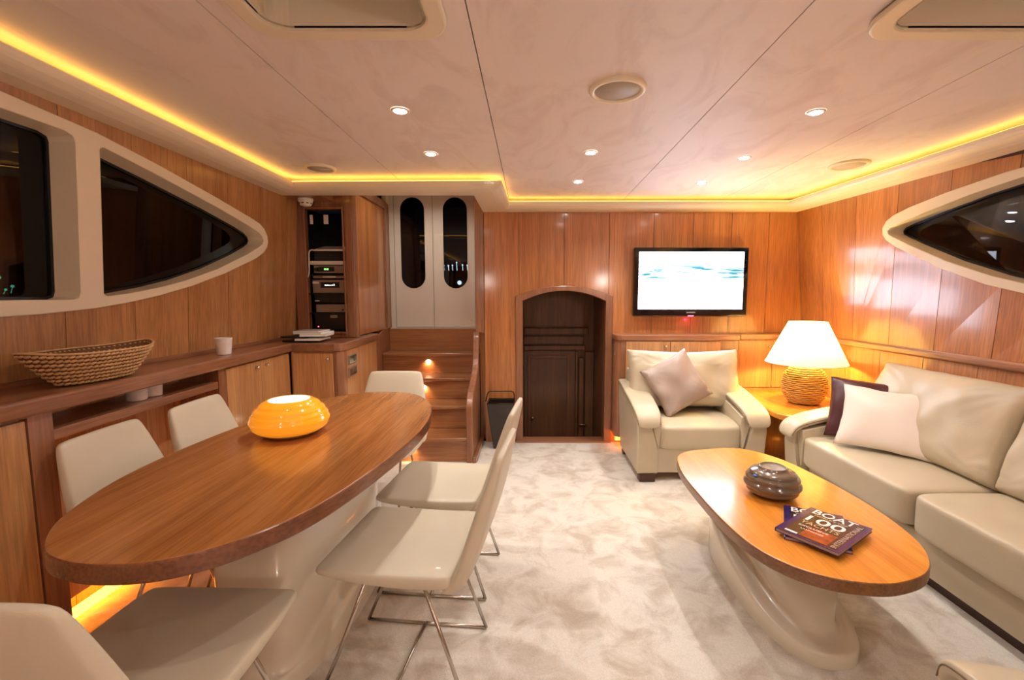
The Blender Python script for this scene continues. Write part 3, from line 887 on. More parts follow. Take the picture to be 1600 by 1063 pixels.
# ---------------------------------------------------------------- left counter
def xc(y): return -1.562-.045*(y-1.35)      # front line of the worktop
bm = bmesh.new()
pts = [(-1.838, YR+.02), (xc(YR)+.0, YR+.02), (xc(3.095)+.005, 3.095), (-1.345, 3.095), (-1.315, 3.103), (-1.295, 3.125), (-1.288, 3.155), (-1.335, 3.97), (-1.399, 3.97), (-1.399, 3.60), (-1.838, 3.60)]
wt = obj('worktop', prism(pts, .922, ZCT, 'Z', bev=.010), M['trimy'])
tag(wt, 'long dark-edged wooden worktop along the left wall under the windows', 'worktop')
# backsplash batten
structure('baseboard_left', bx(-1.838, -1.822, YR, 3.545, ZCT+.001, 1.0), M['trimy'])
FR = .018     # carcass set back from the worktop edge
def front_quad(y0, y1, z0, z1, d0, d1, bm=None, bev=0):
    """slab following the slightly angled counter front, d0..d1 behind its edge"""
    pts = [(xc(y0)-d0, y0), (xc(y1)-d0, y1), (xc(y1)-d1, y1), (xc(y0)-d1, y0)]
    return prism(pts, z0, z1, 'Z', bm, bev)
# nearest cabinet
c = thing('sideboard_cabinet', (-1.7, .8, 0), 'wooden cabinet with a plain door at the far left edge beneath the worktop', 'cabinet')
obj('carcass', front_quad(.30, 1.395, .06, .921, .040, .250), M['cab'], c)
d = obj('cabinet_door', front_quad(.86, 1.392, .08, .912, FR, .038, bev=.003), M['cab'], c)
obj('cabinet_door', front_quad(.305, .855, .08, .912, FR, .038, bev=.003), M['cab'], c)
# open niche
c = thing('open_shelf_unit', (-1.7, 1.9, 0), 'open wooden niche with one long shelf behind the two left dining chairs', 'shelf')
obj('post', front_quad(1.400, 1.478, 0, .921, FR, .250, bev=.004), M['trimz'], c)
obj('post', front_quad(2.340, 2.402, 0, .921, FR, .240, bev=.004), M['trimz'], c)
obj('shelf_board', front_quad(1.479, 2.339, .822, .858, FR+.004, .236, bev=.003), M['trimy'], c)
obj('back_panel', bx(-1.842, -1.832, 1.479, 2.339, .10, .921), M['cab'], c)
obj('floor_light_strip', bx(-1.838, -1.828, 1.49, 2.33, .012, .055), M['led_low'], c)
# double cabinet
c = thing('sideboard_cabinet', (-1.7, 2.7, 0), 'double-door wooden cabinet with two steel knobs under the worktop', 'cabinet')
obj('carcass', front_quad(2.404, 3.105, .06, .921, .040, .195), M['cab'], c)
for y0, y1, yk in ((2.406, 2.742, 2.690), (2.746, 3.100, 2.800)):
    dr = obj('cabinet_door', front_quad(y0, y1, .08, .913, FR, .038, bev=.003), M['cab'], c)
    kx = xc(yk)-FR
    obj('knob', ball((kx+.014, yk, .878), .011, disc_axis((kx, yk, .878), (1, 0, 0), .010, .006, .012)), M['brass'], dr, smooth=True)
# corner cabinet
c = thing('corner_cabinet', (-1.5, 3.3, 0), 'corner cabinet with rounded edge and two wall sockets, beside the stairs', 'cabinet')
pts = [(-1.655, 3.118), (-1.352, 3.118), (-1.330, 3.124), (-1.313, 3.138), (-1.304, 3.165), (-1.350, 3.96), (-1.398, 3.96), (-1.398, 3.58), (-1.655, 3.58)]
obj('carcass', prism(pts, .03, .921, 'Z'), M['cab'], c, bevel=.002)
dr = obj('cabinet_door', bx(-1.640, -1.362, 3.104, 3.116, .06, .912, bev=.003), M['cab'], c)
obj('knob', ball((-1.392, 3.090, .872), .011, disc_axis((-1.392, 3.104, .872), (0, -1, 0), .010, .006, .012)), M['brass'], dr, smooth=True)
obj('corner_post', prism([(-1.356, 3.110), (-1.335, 3.110), (-1.312, 3.122), (-1.299, 3.142), (-1.297, 3.185), (-1.303, 3.185), (-1.356, 3.117)], .03, .921, 'Z'), M['trimz'], c, smooth=False)
def SFX(y): return -1.304-.0579*(y-3.165)
obj('side_panel', prism([(SFX(3.19)+.004, 3.19), (SFX(3.94)+.004, 3.94), (SFX(3.94)+.0005, 3.94), (SFX(3.19)+.0005, 3.19)], .06, .915, 'Z'), M['cab'], c)
for z0, z1 in ((.810, .880), (.722, .792)):
    pl_ = obj('socket_plate', prism([(SFX(3.22)+.012, 3.215), (SFX(3.40)+.012, 3.395), (SFX(3.40)+.0045, 3.395), (SFX(3.22)+.0045, 3.215)], z0, z1, 'Z', bev=.002), M['grey'], c)
    obj('socket_insert', prism([(SFX(3.24)+.014, 3.232), (SFX(3.38)+.014, 3.378), (SFX(3.38)+.0125, 3.378), (SFX(3.24)+.0125, 3.232)], z0+.009, z1-.009, 'Z'), M['brown_plastic'], pl_)
    obj('socket_hole', disc_axis((SFX(3.34)+.0142, 3.335, (z0+z1)/2), (1, 0, 0), .020, .020, .002), M['black'], pl_)

# ---------------------------------------------------------------- equipment rack
r = thing('equipment_rack', (-1.6, 3.58, ZCT), 'tall wooden rack cabinet full of audio equipment on the corner worktop', 'cabinet')
Y0 = 3.55
bm = bx(-1.818, -1.735, Y0, 3.62, ZCT+.002, 2.40); bm = bx(-1.428, -1.372, Y0, 3.62, ZCT+.002, 2.40, bm)
bm = bx(-1.735, -1.428, Y0, 3.62, 1.965, 2.40, bm); bm = bx(-1.735, -1.428, Y0, 3.62, ZCT+.002, 1.025, bm)
obj('front_frame', bm, M['trimz'], r, bevel=.004)
bm = bx(-1.735, -1.722, Y0-.012, Y0, 1.010, 1.980); bm = bx(-1.441, -1.428, Y0-.012, Y0, 1.010, 1.980, bm)
bm = bx(-1.722, -1.441, Y0-.012, Y0, 1.965, 1.980, bm); bm = bx(-1.722, -1.441, Y0-.012, Y0, 1.010, 1.026, bm)
obj('inner_trim', bm, M['trimz'], r, bevel=.003)
obj('corner_column', lathe([(.026, 0), (.026, 1.40)], (-1.372, 3.583, ZCT+.002), 24), M['trimz'], r, smooth=False)
obj('side_wall', bx(-1.40, -1.366, 3.61, 3.64, ZCT+.002, 2.38), M['cab'], r)
obj('rack_back', bx(-1.80, -1.402, 3.96, 3.98, ZCT+.002, 2.0, bx(-1.80, -1.79, 3.62, 3.96, ZCT+.002, 2.0, bx(-1.41, -1.402, 3.64, 3.96, ZCT+.002, 2.0))), M['black'], r)
rx0, rx1 = -1.725, -1.436
for z in (1.470, 1.325, 1.172, 1.036):
    obj('rack_shelf', bx(-1.789, -1.411, Y0+.03, 3.9, z-.008, z), M['black'], r)
for x0, x1 in ((-1.712, -1.690), (-1.605, -1.570)):
    obj('paper_tag', bx(x0, x1, Y0+.052, Y0+.058, 1.86, 1.93), M['plastic'], r)
def dev(name, lab, x0, x1, z0, z1, y, m, depth=.26, cat='audio unit'):
    t = thing(name, ((x0+x1)/2, y+depth/2, z0), lab, cat)
    obj('case', bx(x0, x1, y, y+depth, z0, z1, bev=.003), m, t)
    return t
Yd = Y0+.045
f = thing('telephone_fax', (-1.58, 3.7, 1.545), 'white fax telephone with a raised lid and curled cord, top of the rack', 'telephone')
obj('body', bx(rx0+.01, rx1-.005, Yd-.02, 3.84, 1.546, 1.575, bev=.004), M['plastic'], f)
obj('slot_block', bx(rx0+.035, rx1-.012, Yd, 3.82, 1.576, 1.650, bev=.004), M['black'], f)
obj('lid', prism([(Yd-.01, 1.652), (3.80, 1.700), (3.80, 1.712), (Yd-.01, 1.664)], rx0+.03, rx1-.02, 'X', bev=.003), M['plastic'], f)
cd = catmull([(rx0+.035, Yd-.015, 1.662), (rx0+.014, Yd-.028, 1.645), (rx0+.010, Yd-.030, 1.58), (rx0+.008, Yd-.030, 1.50), (rx0-.002, Yd-.030, 1.455), (rx0-.018, Yd-.028, 1.45)], 6, closed=False)
obj('cord', tube(cd, .0055), M['plastic'], f, smooth=True)
t = dev('radio_receiver', 'slim grey receiver with green digits on its display, under the fax', rx0+.03, rx1, 1.482, 1.540, Yd, M['grey'])
dp = obj('display', bx(rx0+.065, rx0+.19, Yd-.003, Yd, 1.494, 1.530), M['black'], t)
obj('digits', bx(rx0+.112, rx0+.126, Yd-.004, Yd-.003, 1.506, 1.518, bx(rx0+.130, rx0+.146, Yd-.004, Yd-.003, 1.506, 1.518)), M['green'], dp)
obj('dial', disc_axis((rx0+.050, Yd, 1.510), (0, -1, 0), .016, .014, .012), M['black'], t)
t = dev('disc_player', 'thin grey disc player with a pale tray, below the green-lit receiver', rx0+.02, rx1, 1.442, 1.462, Yd, M['grey'])
obj('tray', bx(rx0+.10, rx0+.20, Yd-.006, Yd, 1.448, 1.458), M['plastic'], t)
t = dev('amplifier', 'tall grey amplifier with a black display showing white marks', rx0+.015, rx1, 1.327, 1.430, Yd, M['grey'])
dp = obj('display', bx(rx0+.078, rx0+.225, Yd-.003, Yd, 1.368, 1.412), M['black'], t)
tb = text_bm('VOL-24 dB', .075, .012); tb.transform(Matrix.Translation((rx0+.115, Yd-.0035, 1.384)) @ Matrix.Rotation(PI/2, 4, 'X')); tb.free()
bm = None
for k, (a, h) in enumerate(((.112, .010), (.122, .007), (.130, .010), (.142, .008), (.155, .007), (.168, .010), (.182, .014))):
    bm = bx(rx0+a, rx0+a+.007, Yd-.0042, Yd-.003, 1.384, 1.384+h, bm)
obj('display_marks', bm, M['whitedisp'], dp)
obj('label_plate', bx(rx0+.016, rx0+.065, Yd-.004, Yd, 1.400, 1.416), M['plastic'], t)
t = dev('power_amplifier', 'black power unit in the gap under the grey amplifier', rx0+.015, rx1, 1.250, 1.318, Yd+.02, M['black'])
obj('label_plate', bx(rx0+.022, rx0+.055, Yd+.016, Yd+.02, 1.262, 1.270), M['plastic'], t)
t = dev('video_player', 'grey player with two small dark buttons, lower in the rack', rx0+.035, rx1, 1.176, 1.238, Yd, M['grey'])
for a in (.245, .268):
    obj('button', disc_axis((rx0+a, Yd, 1.195), (0, -1, 0), .007, .006, .005), M['black'], t)
t = dev('satellite_receiver', 'black box with a pale sticker at the bottom of the rack', rx0+.02, rx1, 1.040, 1.164, Yd, M['black'])
obj('sticker', bx(rx0+.145, rx0+.20, Yd-.003, Yd, 1.132, 1.154), M['grey'], t)
obj('red_indicator', bx(rx0+.045, rx0+.051, Yd-.003, Yd, 1.060, 1.066), M['red'], t)

# ---------------------------------------------------------------- aft cabinet under the television
c = thing('media_cabinet', (1.2, 3.9, 0), 'double-door wooden cabinet under the television behind the armchair', 'cabinet')
pts = [(.722, YB-.012), (.722, 3.835), (.735, 3.812), (.762, 3.797), (1.715, 3.797), (1.745, 3.803), (1.758, 3.82), (1.758, YB-.012)]
obj('cabinet_top', prism([(.712, YB-.012), (.712, 3.832), (.728, 3.800), (.760, 3.783), (1.715, 3.783), (1.752, 3.790), (1.770, 3.812), (1.770, YB-.012)], .932, ZCT, 'Z', bev=.008), M['trim'], c)
obj('carcass', prism(pts, .10, .931, 'Z'), M['trimz'], c)
for x0, x1, kx in ((.800, 1.168, 1.130), (1.172, 1.590, 1.212)):
    dr = obj('cabinet_door', bx(x0, x1, 3.784, 3.796, .12, .922, bev=.003), M['cab'], c)
    obj('knob', ball((kx, 3.770, .885), .011, disc_axis((kx, 3.784, .885), (0, -1, 0), .010, .006, .012)), M['brass'], dr, smooth=True)
obj('side_latch', bx(.716, .722, 3.87, 3.90, .80, .90, bev=.002), M['brass'], c)
obj('floor_light_strip', bx(.735, 1.60, 3.86, 3.872, .055, .085), M['led_low'], c)
c = thing('low_cabinet', (2.05, 3.93, 0), 'orange-lit cabinet with one small knob behind the table lamp', 'cabinet')
obj('cabinet_top', bx(1.772, 2.352, 3.862, YB-.012, .936, ZCT, bev=.005), M['trim'], c)
obj('carcass', bx(1.772, 2.352, 3.885, YB-.012, .06, .934), M['cab'], c)
dr = obj('cabinet_door', bx(1.775, 2.072, 3.872, 3.884, .52, .925, bev=.003), M['cab'], c)
obj('knob', ball((2.040, 3.858, .872), .010, disc_axis((2.040, 3.872, .872), (0, -1, 0), .009, .006, .012)), M['brass'], dr, smooth=True)
obj('cabinet_door', bx(2.076, 2.345, 3.872, 3.884, .52, .925, bev=.003), M['cab'], c)

# ---------------------------------------------------------------- television
tv = thing('television', (1.376, YB-.05, 1.117), 'wide flat-screen television with glossy black bezel, switched on', 'television')
TX0, TX1, TZ0, TZ1 = .882, 1.855, 1.129, 1.716; TY = YB-.075
obj('mount', bx(1.15, 1.6, TY+.05, YB-.011, 1.25, 1.6), M['black'], tv)
bm = bx(TX0, TX1, TY, TY+.05, TZ0, TZ1, bev=.010)
obj('case', bm, M['gloss_black'], tv)
bz = .040; bzb = .062
fr = lambda x, z, o: (x, TY-o, z)
o_ = [(TX0+.004, TZ0+.004), (TX1-.004, TZ0+.004), (TX1-.004, TZ1-.004), (TX0+.004, TZ1-.004)]
i_ = [(TX0+bz, TZ0+bzb), (TX1-bz, TZ0+bzb), (TX1-bz, TZ1-bz), (TX0+bz, TZ1-bz)]
obj('bezel', plate_with_holes(o_, [i_], fr, .008, .009), M['gloss_black'], tv, bevel=.003)
obj('screen', bx(TX0+bz, TX1-bz, TY-.004, TY-.001, TZ0+bzb, TZ1-bz), M['tv'], tv)
obj('power_light', bx(1.352, 1.398, TY-.013, TY-.006, TZ0+.001, TZ0+.008), M['red'], tv)
tb = text_bm('SAMSUNG', .075, .010); tb.transform(Matrix.Translation((1.338, TY-.0086, TZ0+.030)) @ Matrix.Rotation(PI/2, 4, 'X'))
obj('brand_lettering', tb, M['ink_white'], tv)
rl = bpy.data.lights.new('power_light_glow', 'POINT'); rl.energy = .10; rl.color = (1, .05, .2); rl.shadow_soft_size = .01
ro = bpy.data.objects.new('power_light_glow', rl); COL.objects.link(ro); ro.location = (0, -.02+.0, -.02); ro.parent = tv

# ---------------------------------------------------------------- dining table
dt = thing('dining_table', (-.86, 1.75, 0), 'long oval wooden dining table on a cream moulded pedestal', 'table')
Tp = [(-1.085, .965), (-1.185, 1.11), (-1.258, 1.375), (-1.262, 1.72), (-1.215, 2.08), (-1.135, 2.39), (-.985, 2.565), (-.82, 2.60), (-.655, 2.54), (-.525, 2.33), (-.463, 2.06), (-.455, 1.78), (-.492, 1.46), (-.560, 1.16), (-.650, 1.00), (-.750, .915), (-.865, .888), (-.985, .905)]
top = [(p.x, p.y) for p in catmull(Tp, 7)]
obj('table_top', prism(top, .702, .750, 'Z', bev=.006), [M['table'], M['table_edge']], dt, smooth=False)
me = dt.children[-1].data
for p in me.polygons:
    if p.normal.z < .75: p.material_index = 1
def se_ring(cx, cy, a, b, rot, z, k, n=64):
    out = []
    for i in range(n):
        t = 2*PI*i/n; ct, s_ = math.cos(t), math.sin(t)
        x = math.copysign(abs(ct)**(2/k), ct)*a; y = math.copysign(abs(s_)**(2/k), s_)*b
        out.append((cx+x*math.cos(rot)-y*math.sin(rot), cy+x*math.sin(rot)+y*math.cos(rot), z))
    return out
def pedestal(cx, cy, a, b, rot, ztop, foot_a, foot_b, far_rise, n=72, offs=(0, 0), kk=2.9):
    """moulded column whose foot sweeps out low at the near end and climbs at the far end"""
    bm = bmesh.new(); rings = []
    levels = [(0, 0), (.012, 0), (.4, .0), (.8, .02), (1.0, .10), (1.04, .55), (1.10, .9), (1.5, 1.0), (None, 1.0)]
    for lv, bl in levels:
        ring = []
        outer = se_ring(0, 0, foot_a, foot_b, 0, 0, 2.5, n); inn = se_ring(0, 0, a, b, 0, 0, kk, n)
        for i in range(n):
            o_, q_ = Vector(outer[i])+Vector((offs[0], offs[1], 0)), Vector(inn[i])
            tfar = (o_.y/foot_b+1)/2; tfar = max(0, min(1, tfar))
            lip = .055+far_rise*tfar**1.5
            z = ztop if lv is None else min(lv*lip, ztop)
            if lv == 1.5: z = lip+.05
            p = o_.lerp(q_, bl)
            # column widens a touch towards the top at the far end
            x = p.x*math.cos(rot)-p.y*math.sin(rot)+cx; y = p.x*math.sin(rot)+p.y*math.cos(rot)+cy
            ring.append(bm.verts.new((x, y, z)))
        rings.append(ring)
    for A, B in zip(rings[:-1], rings[1:]):
        for i in range(n): bm.faces.new((A[i], A[(i+1) % n], B[(i+1) % n], B[i]))
    bm.faces.new(rings[0]); bm.faces.new(rings[-1])
    return bm
obj('pedestal', pedestal(-.905, 1.81, .150, .43, -.04, .702, .205, .48, .30, kk=5), M['shell'], dt, smooth=True)

# ---------------------------------------------------------------- dining chairs
def make_chair(label, loc, rz):
    t = thing('dining_chair', loc, label, 'chair', rz, 'cream wire-legged dining chairs')
    # local frame: +x is the way the sitter faces, front edge of the seat at x = .22
    F = .22
    S = []
    for l, z, w, th in ((.000, .452, .195, .004), (.006, .452, .214, .009), (.03, .450, .222, .014), (.12, .443, .226, .021), (.25, .436, .226, .026), (.36, .436, .224, .027), (.43, .440, .222, .026), (.445, .441, .216, .020)):
        S.append(((F-l, 0, z), w, th))
    obj('seat', sweep(S, (0, 1, 0), 28, 6), M['leather'], t, smooth=True, local=True, subsurf=1)
    Bk = []
    for l, z, w, th in ((.400, .412, .200, .006), (.412, .410, .216, .014), (.440, .418, .222, .022), (.464, .445, .224, .026), (.482, .49, .223, .028), (.505, .56, .216, .029), (.530, .64, .203, .027), (.553, .72, .188, .023), (.572, .785, .174, .018), (.580, .812, .166, .013), (.583, .822, .150, .006)):
        Bk.append(((F-l, 0, z), w, th))
    obj('backrest', sweep(Bk, (0, 1, 0), 28, 5), M['leather'], t, smooth=True, local=True, subsurf=1)
    R = .0064
    for s in (1, -1):
        obj('leg', tube([(F+.015, s*.172, R), (F-.045, s*.165, .14), (F-.15, s*.150, .418)], R), M['wire'], t, smooth=True, local=True)
        obj('leg', tube([(F-.465, s*.172, R), (F-.42, s*.165, .14), (F-.32, s*.150, .418)], R), M['wire'], t, smooth=True, local=True)
        obj('runner', tube([(F+.015, s*.172, R), (F-.465, s*.172, R)], R), M['wire'], t, smooth=True, local=True)
    obj('cross_bar', tube([(F-.225, .172, R+.004), (F-.225, 0, R+.012), (F-.225, -.172, R+.004)], R*.9), M['wire'], t, smooth=True, local=True)
    return t
def copy_chair(src, label, loc, rz):
    c = src.copy(); COL.objects.link(c); c.location = loc; c.rotation_euler = (0, 0, rz); c['label'] = label
    for ch in src.children:
        k = ch.copy(); COL.objects.link(k); k.parent = c
    return c
F0 = .22
ch = make_chair('cream dining chair nearest the camera on the open carpet side of the table', (-.655+F0, 1.525, 0), PI-.10)
copy_chair(ch, 'cream dining chair on the carpet side, farther one, close to the stairs', (-.640+F0, 2.035, 0), PI-.10)
copy_chair(ch, 'left-hand cream dining chair against the shelf niche, nearer one under the basket', (-1.20, 1.635, 0), .06)
copy_chair(ch, 'left-hand cream dining chair against the shelf niche, beside the double cabinet', (-1.195, 2.085, 0), .03)
copy_chair(ch, 'cream dining chair at the far head of the table before the stairs', (-.875, 2.325+F0, 0), -PI/2-.02)
copy_chair(ch, 'cream dining chair seen from behind in the bottom left corner', (-.890, 1.250-F0, 0), PI/2-.03)

# ---------------------------------------------------------------- amber bowl on the dining table
ab = thing('amber_bowl', (-.965, 1.79, .7505), 'glowing amber ribbed glass bowl on the dining table', 'bowl')
cA = (-.965, 1.79, .7505)
obj('foot', lathe([(.070, 0), (.092, .003), (.100, .008), (.106, .012), (.112, .016)], cA, 64, cap1=False), M['amber_foot'], ab, smooth=True)
prof_ = [(.112, .016), (.126, .024), (.136, .033), (.1385, .037), (.1405, .046), (.1465, .058), (.1465, .064), (.1425, .073), (.1405, .077), (.1405, .083), (.1355, .090), (.1305, .094), (.1305, .100), (.127, .107), (.118, .114), (.1135, .117), (.1125, .122), (.104, .130), (.094, .136), (.085, .1405), (.080, .142), (.076, .141)]
obj('body', lathe(prof_, cA, 72, cap0=False, cap1=False), M['amber'], ab, smooth=True)
obj('lining', lathe([(.076, .141), (.072, .133), (.090, .12), (.118, .08), (.10, .03), (.01, .022)], cA, 48, cap0=False), M['amber_in'], ab, smooth=True)

# ---------------------------------------------------------------- coffee table
ct = thing('coffee_table', (1.09, 1.95, 0), 'low oval orange-brown coffee table on a cream moulded pedestal', 'table')
Cp = [(1.03, 2.570), (1.16, 2.590), (1.27, 2.545), (1.365, 2.40), (1.412, 2.20), (1.437, 1.98), (1.437, 1.77), (1.405, 1.58), (1.345, 1.455), (1.255, 1.37), (1.13, 1.325), (1.03, 1.328), (.93, 1.360), (.845, 1.43), (.785, 1.55), (.758, 1.72), (.752, 1.92), (.755, 2.14), (.772, 2.30), (.815, 2.45), (.905, 2.535)]
obj('table_top', prism([(p.x, p.y) for p in catmull(Cp, 6)], .374, .420, 'Z', bev=.006), [M['coffee'], M['coffee_edge']], ct)
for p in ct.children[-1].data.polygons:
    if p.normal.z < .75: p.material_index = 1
obj('pedestal', pedestal(1.075, 1.93, .105, .37, .0, .374, .185, .46, .20), M['shell'], ct, smooth=True)

bb = thing('brown_bowl', (1.075, 1.955, .4205), 'glossy taupe ribbed ceramic bowl on the coffee table', 'bowl')
cB = (1.075, 1.955, .4205)
obj('foot', lathe([(.060, 0), (.078, .004), (.085, .012), (.094, .017)], cB, 64, cap1=False), M['bowl_dark'], bb, smooth=True)
obj('body', lathe([(.094, .017), (.103, .022), (.1075, .028), (.1075, .033), (.106, .036), (.111, .041), (.1175, .048), (.1190, .055), (.1155, .063), (.108, .069), (.1065, .072), (.1105, .077), (.1105, .084), (.106, .091), (.097, .096), (.0955, .099), (.0965, .104), (.089, .111), (.074, .116), (.064, .119), (.059, .123), (.057, .129), (.054, .131), (.051, .130)], cB, 72, cap0=False, cap1=False), M['bowl'], bb, smooth=True)
obj('lining', lathe([(.051, .130), (.049, .124), (.045, .121), (.001, .120)], cB, 48, cap0=False), M['bowl_in'], bb, smooth=True)
obj('blue_sticker', ball((.985, 1.925, .4205+.100), .011, s=(1, 1, .4)), plain('blue_sticker', srgb(60, 110, 200), .3), bb, smooth=True)

# magazines
def magazine(label, tl, ang, z, w, h, th, full):
    t = thing('magazine', (tl[0], tl[1], z), label, 'magazine', ang)
    Lc = True
    obj('pages', bx(.003, w-.002, -h+.002, -.002, .002, th-.002), M['page'], t, local=True)
    obj('spine', bx(0, .004, -h, 0, 0, th, bev=.001), M['navy'], t, local=True)
    obj('back_cover', bx(.004, w, -h, 0, 0, .0018), M['navy'], t, local=True)
    cv = obj('front_cover', bx(.004, w, -h, 0, th-.0018, th), M['navy'], t, local=True)
    z1 = th
    obj('cover_photo', bx(.022, w-.014, -h+.010, -.004, z1, z1+.0004), M['cover'], cv, local=True)
    z2 = z1+.0008
    def tx(s, x, y, ww, hh, m, rot=0, name='lettering', bold=0):
        b = text_bm(s, ww, hh, bold=bold); b.transform(Matrix.Translation((x, y, z2)) @ Matrix.Rotation(rot, 4, 'Z'))
        obj(name, b, M[m], cv, local=True)
    tx('BOAT', .026, -.052, .146, .044, 'ink_white', bold=.010)
    if True:
        obj('cover_picture', bx(.075, w-.045, -h+.016, -.175, z1+.0004, z1+.0008), M['cover_orange'], cv, local=True)
        tx("WORLD'S TOP", .040, -.070, .115, .012, 'ink_cream')
        tx('100', .034, -.130, .128, .052, 'ink_white', bold=.010)
        tx('YACHTS', .032, -.162, .128, .026, 'ink_cream')
        tx('EXCLUSIVE', .040, -.190, .10, .011, 'ink_white')
        tx('LAUNCHES', .058, -.214, .075, .009, 'ink_white')
        tx('INTERNATIONAL', w-.018, -h+.02, .235, .018, 'ink_pink', PI/2)
        obj('price_box', bx(.028, .070, -h+.012, -h+.024, z1+.0008, z1+.0012), M['ink_white'], cv, local=True)
    return t
magazine('yacht magazine lying underneath, mostly hidden, on the coffee table', (1.058, 1.828), -.50, .4205, .205, .285, .013, False)
magazine('upper yacht magazine with large 100 on its cover', (1.138, 1.775), -.965, .4350, .212, .282, .014, True)

# ---------------------------------------------------------------- armchair and sofa
def arm(parent, length, width_c, outer_sign, matx, name_z=(.60, .50), seat_z=.40):
    """arm in local frame: x along the arm (0 rear .. length front), y = centre, built then placed by matx"""
    W = .135
    prof_b = [(0.02, .055), (length-.035, .055), (length-.018, .24), (length-.010, .36), (length-.030, .455), (length-.20, .500), (.12, .575), (.0, .575), (-.005, .35), (0.01, .24)]
    bm = prism(prof_b, -W/2, W/2, 'Y')
    for v in bm.verts:
        inner = (v.co.y*outer_sign < 0)
        z_ = v.co.z
        if inner: v.co.y += outer_sign*(.052*max(0, z_-.24)/.26-.012*(z_ <= .24))
        v.co.y += outer_sign*.016*max(0, z_-.055)/.5
    bm.transform(matx)
    obj('arm_panel', bm, M['sofa'], parent, bevel=.010)
    # inner upholstery: narrows to a point at the seat front
    b2 = bmesh.new(); rings = []
    for x, zt_ in ((.02, .575), (.12, .570), (length-.20, .498), (length-.035, .462)):
        yo = -W/2*outer_sign
        pts_ = [(-.014, .235), (-.006, .235), (.060*(zt_-.24)/.26, zt_), (-.024, zt_), (-.030, zt_-.06), (-.022, .34)]
        rings.append([b2.verts.new((x, yo+outer_sign*p_[0], p_[1])) for p_ in pts_])
    for A_, B_ in zip(rings[:-1], rings[1:]):
        for q_ in range(6): b2.faces.new((A_[q_], A_[(q_+1) % 6], B_[(q_+1) % 6], B_[q_]))
    b2.faces.new(rings[0]); b2.faces.new(rings[-1]); b2.transform(matx)
    obj('arm_lining', b2, M['sofa'], parent, bevel=.008)
    st_ = []
    pts = [(-.030, .600, .060, .006), (-.022, .602, .078, .018), (.08, .604, .086, .024), (.20, .590, .088, .026), (length-.30, .556, .088, .027), (length-.14, .524, .087, .026), (length-.045, .496, .084, .024), (length+.000, .468, .078, .024), (length+.022, .425, .072, .018), (length+.022, .400, .055, .006)]
    for x, z, w_, t_ in pts: st_.append(((x, outer_sign*.004, z), w_+.004, t_*.82))
    bm = sweep(st_, (0, 1, 0), 24, 4.2)
    for v in bm.verts:
        v.co += Vector((0, 0, .0035*noise.noise(Vector((v.co.x*9, v.co.y*9, 1)))))
    bm.transform(matx)
    obj('arm_pad', bm, M['sofa'], parent, smooth=True, subsurf=2)
    # piping and gathered stitches where the pad folds over the front
    sp = [(x, outer_sign*.016-outer_sign*0+s*(w_+.0005), z-.012) for s in (1,) for x, z, w_, t_ in pts[2:8]]
    for s in (1, -1):
        pp = [(x, outer_sign*.004+s*(w_+.003), z) for x, z, w_, t_ in pts[1:9]]
        b2 = tube(catmull(pp, 4, closed=False), .0022, seg=6); b2.transform(matx)
        obj('piping', b2, M['sofa_seam'], parent, smooth=True)

def arm_matrix(rear, direction):
    """rear = (x, y) of the rear end on the floor; direction = unit vector from rear to front"""
    ang = math.atan2(direction[1], direction[0])
    return Matrix.Translation((rear[0], rear[1], 0)) @ Matrix.Rotation(ang, 4, 'Z')

def build_armchair(label, loc, rz, pillow=True):
    """local frame: faces -y, width along x (.87), rear at y=0, front at y=-.68"""
    t = thing('armchair', loc, label, 'armchair', rz)
    keep = WM[t]; WM[t] = Matrix()        # model in local coordinates
    for s in (-1, 1):
        arm(t, .68, 0, s*(1), Matrix.Translation((s*.372, 0, 0)) @ Matrix.Rotation(-PI/2, 4, 'Z'))
    obj('base', bx(-.312, .312, -.625, -.02, .055, .235, bev=.01), M['sofa'], t)
    b = soft_box(.618, .60, .20, k=9, n=12, puff=.10, wr=.003, seed=3); b.transform(Matrix.Translation((0, -.345, .315)))
    for v in b.verts:
        if v.co.y < -.5 and v.co.z > .33: v.co.z -= (abs(v.co.y)-.5)*.10
    obj('seat_cushion', b, M['sofa'], t, smooth=True, subsurf=1)
    obj('back_frame', bx(-.40, .40, -.13, -.005, .055, .72, bev=.02), M['sofa'], t)
    b = pillow_bm(.88, .46, .23, seed=8, wr=.010, n=34, pinch=.03, ex=4.5, pw=.38)
    for v in b.verts:
        v.co.y += .010*noise.noise(Vector((v.co.x*4, v.co.z*9, 2)))
        v.co.z -= .018*(1-(v.co.x/.44)**2)*(v.co.z > .1)
    b.transform(Matrix.Translation((0, -.235, .668)) @ Matrix.Rotation(math.radians(-14), 4, 'X'))
    obj('back_cushion', b, M['sofa'], t, smooth=True, subsurf=1)
    for sx_ in (-.37, .37):
        for sy in (-.62, -.06):
            obj('foot', bx(sx_-.055, sx_+.055, sy-.035, sy+.035, 0, .055, bev=.004), M['dark_wood'], t)
    WM[t] = keep
    return t
ac = build_armchair('cream leather armchair beneath the television', (1.190, 3.745, 0), 0)
a2 = build_armchair('leather armchair of which only an arm pad shows at bottom right', (1.205, .185, 0), PI-.25)

p = thing('throw_pillow', (1.10, 3.36, .43), 'taupe satin pillow standing on its corner in the armchair', 'pillow')
b = pillow_bm(.40, .40, .13, seed=2, wr=.015, pinch=.07)
b.transform(Matrix.Translation((1.092, 3.365, .655)) @ Matrix.Rotation(math.radians(-20), 4, 'X') @ Matrix.Rotation(math.radians(-28), 4, 'Y'))
obj('pillow_cover', b, M['taupe'], p, smooth=True)

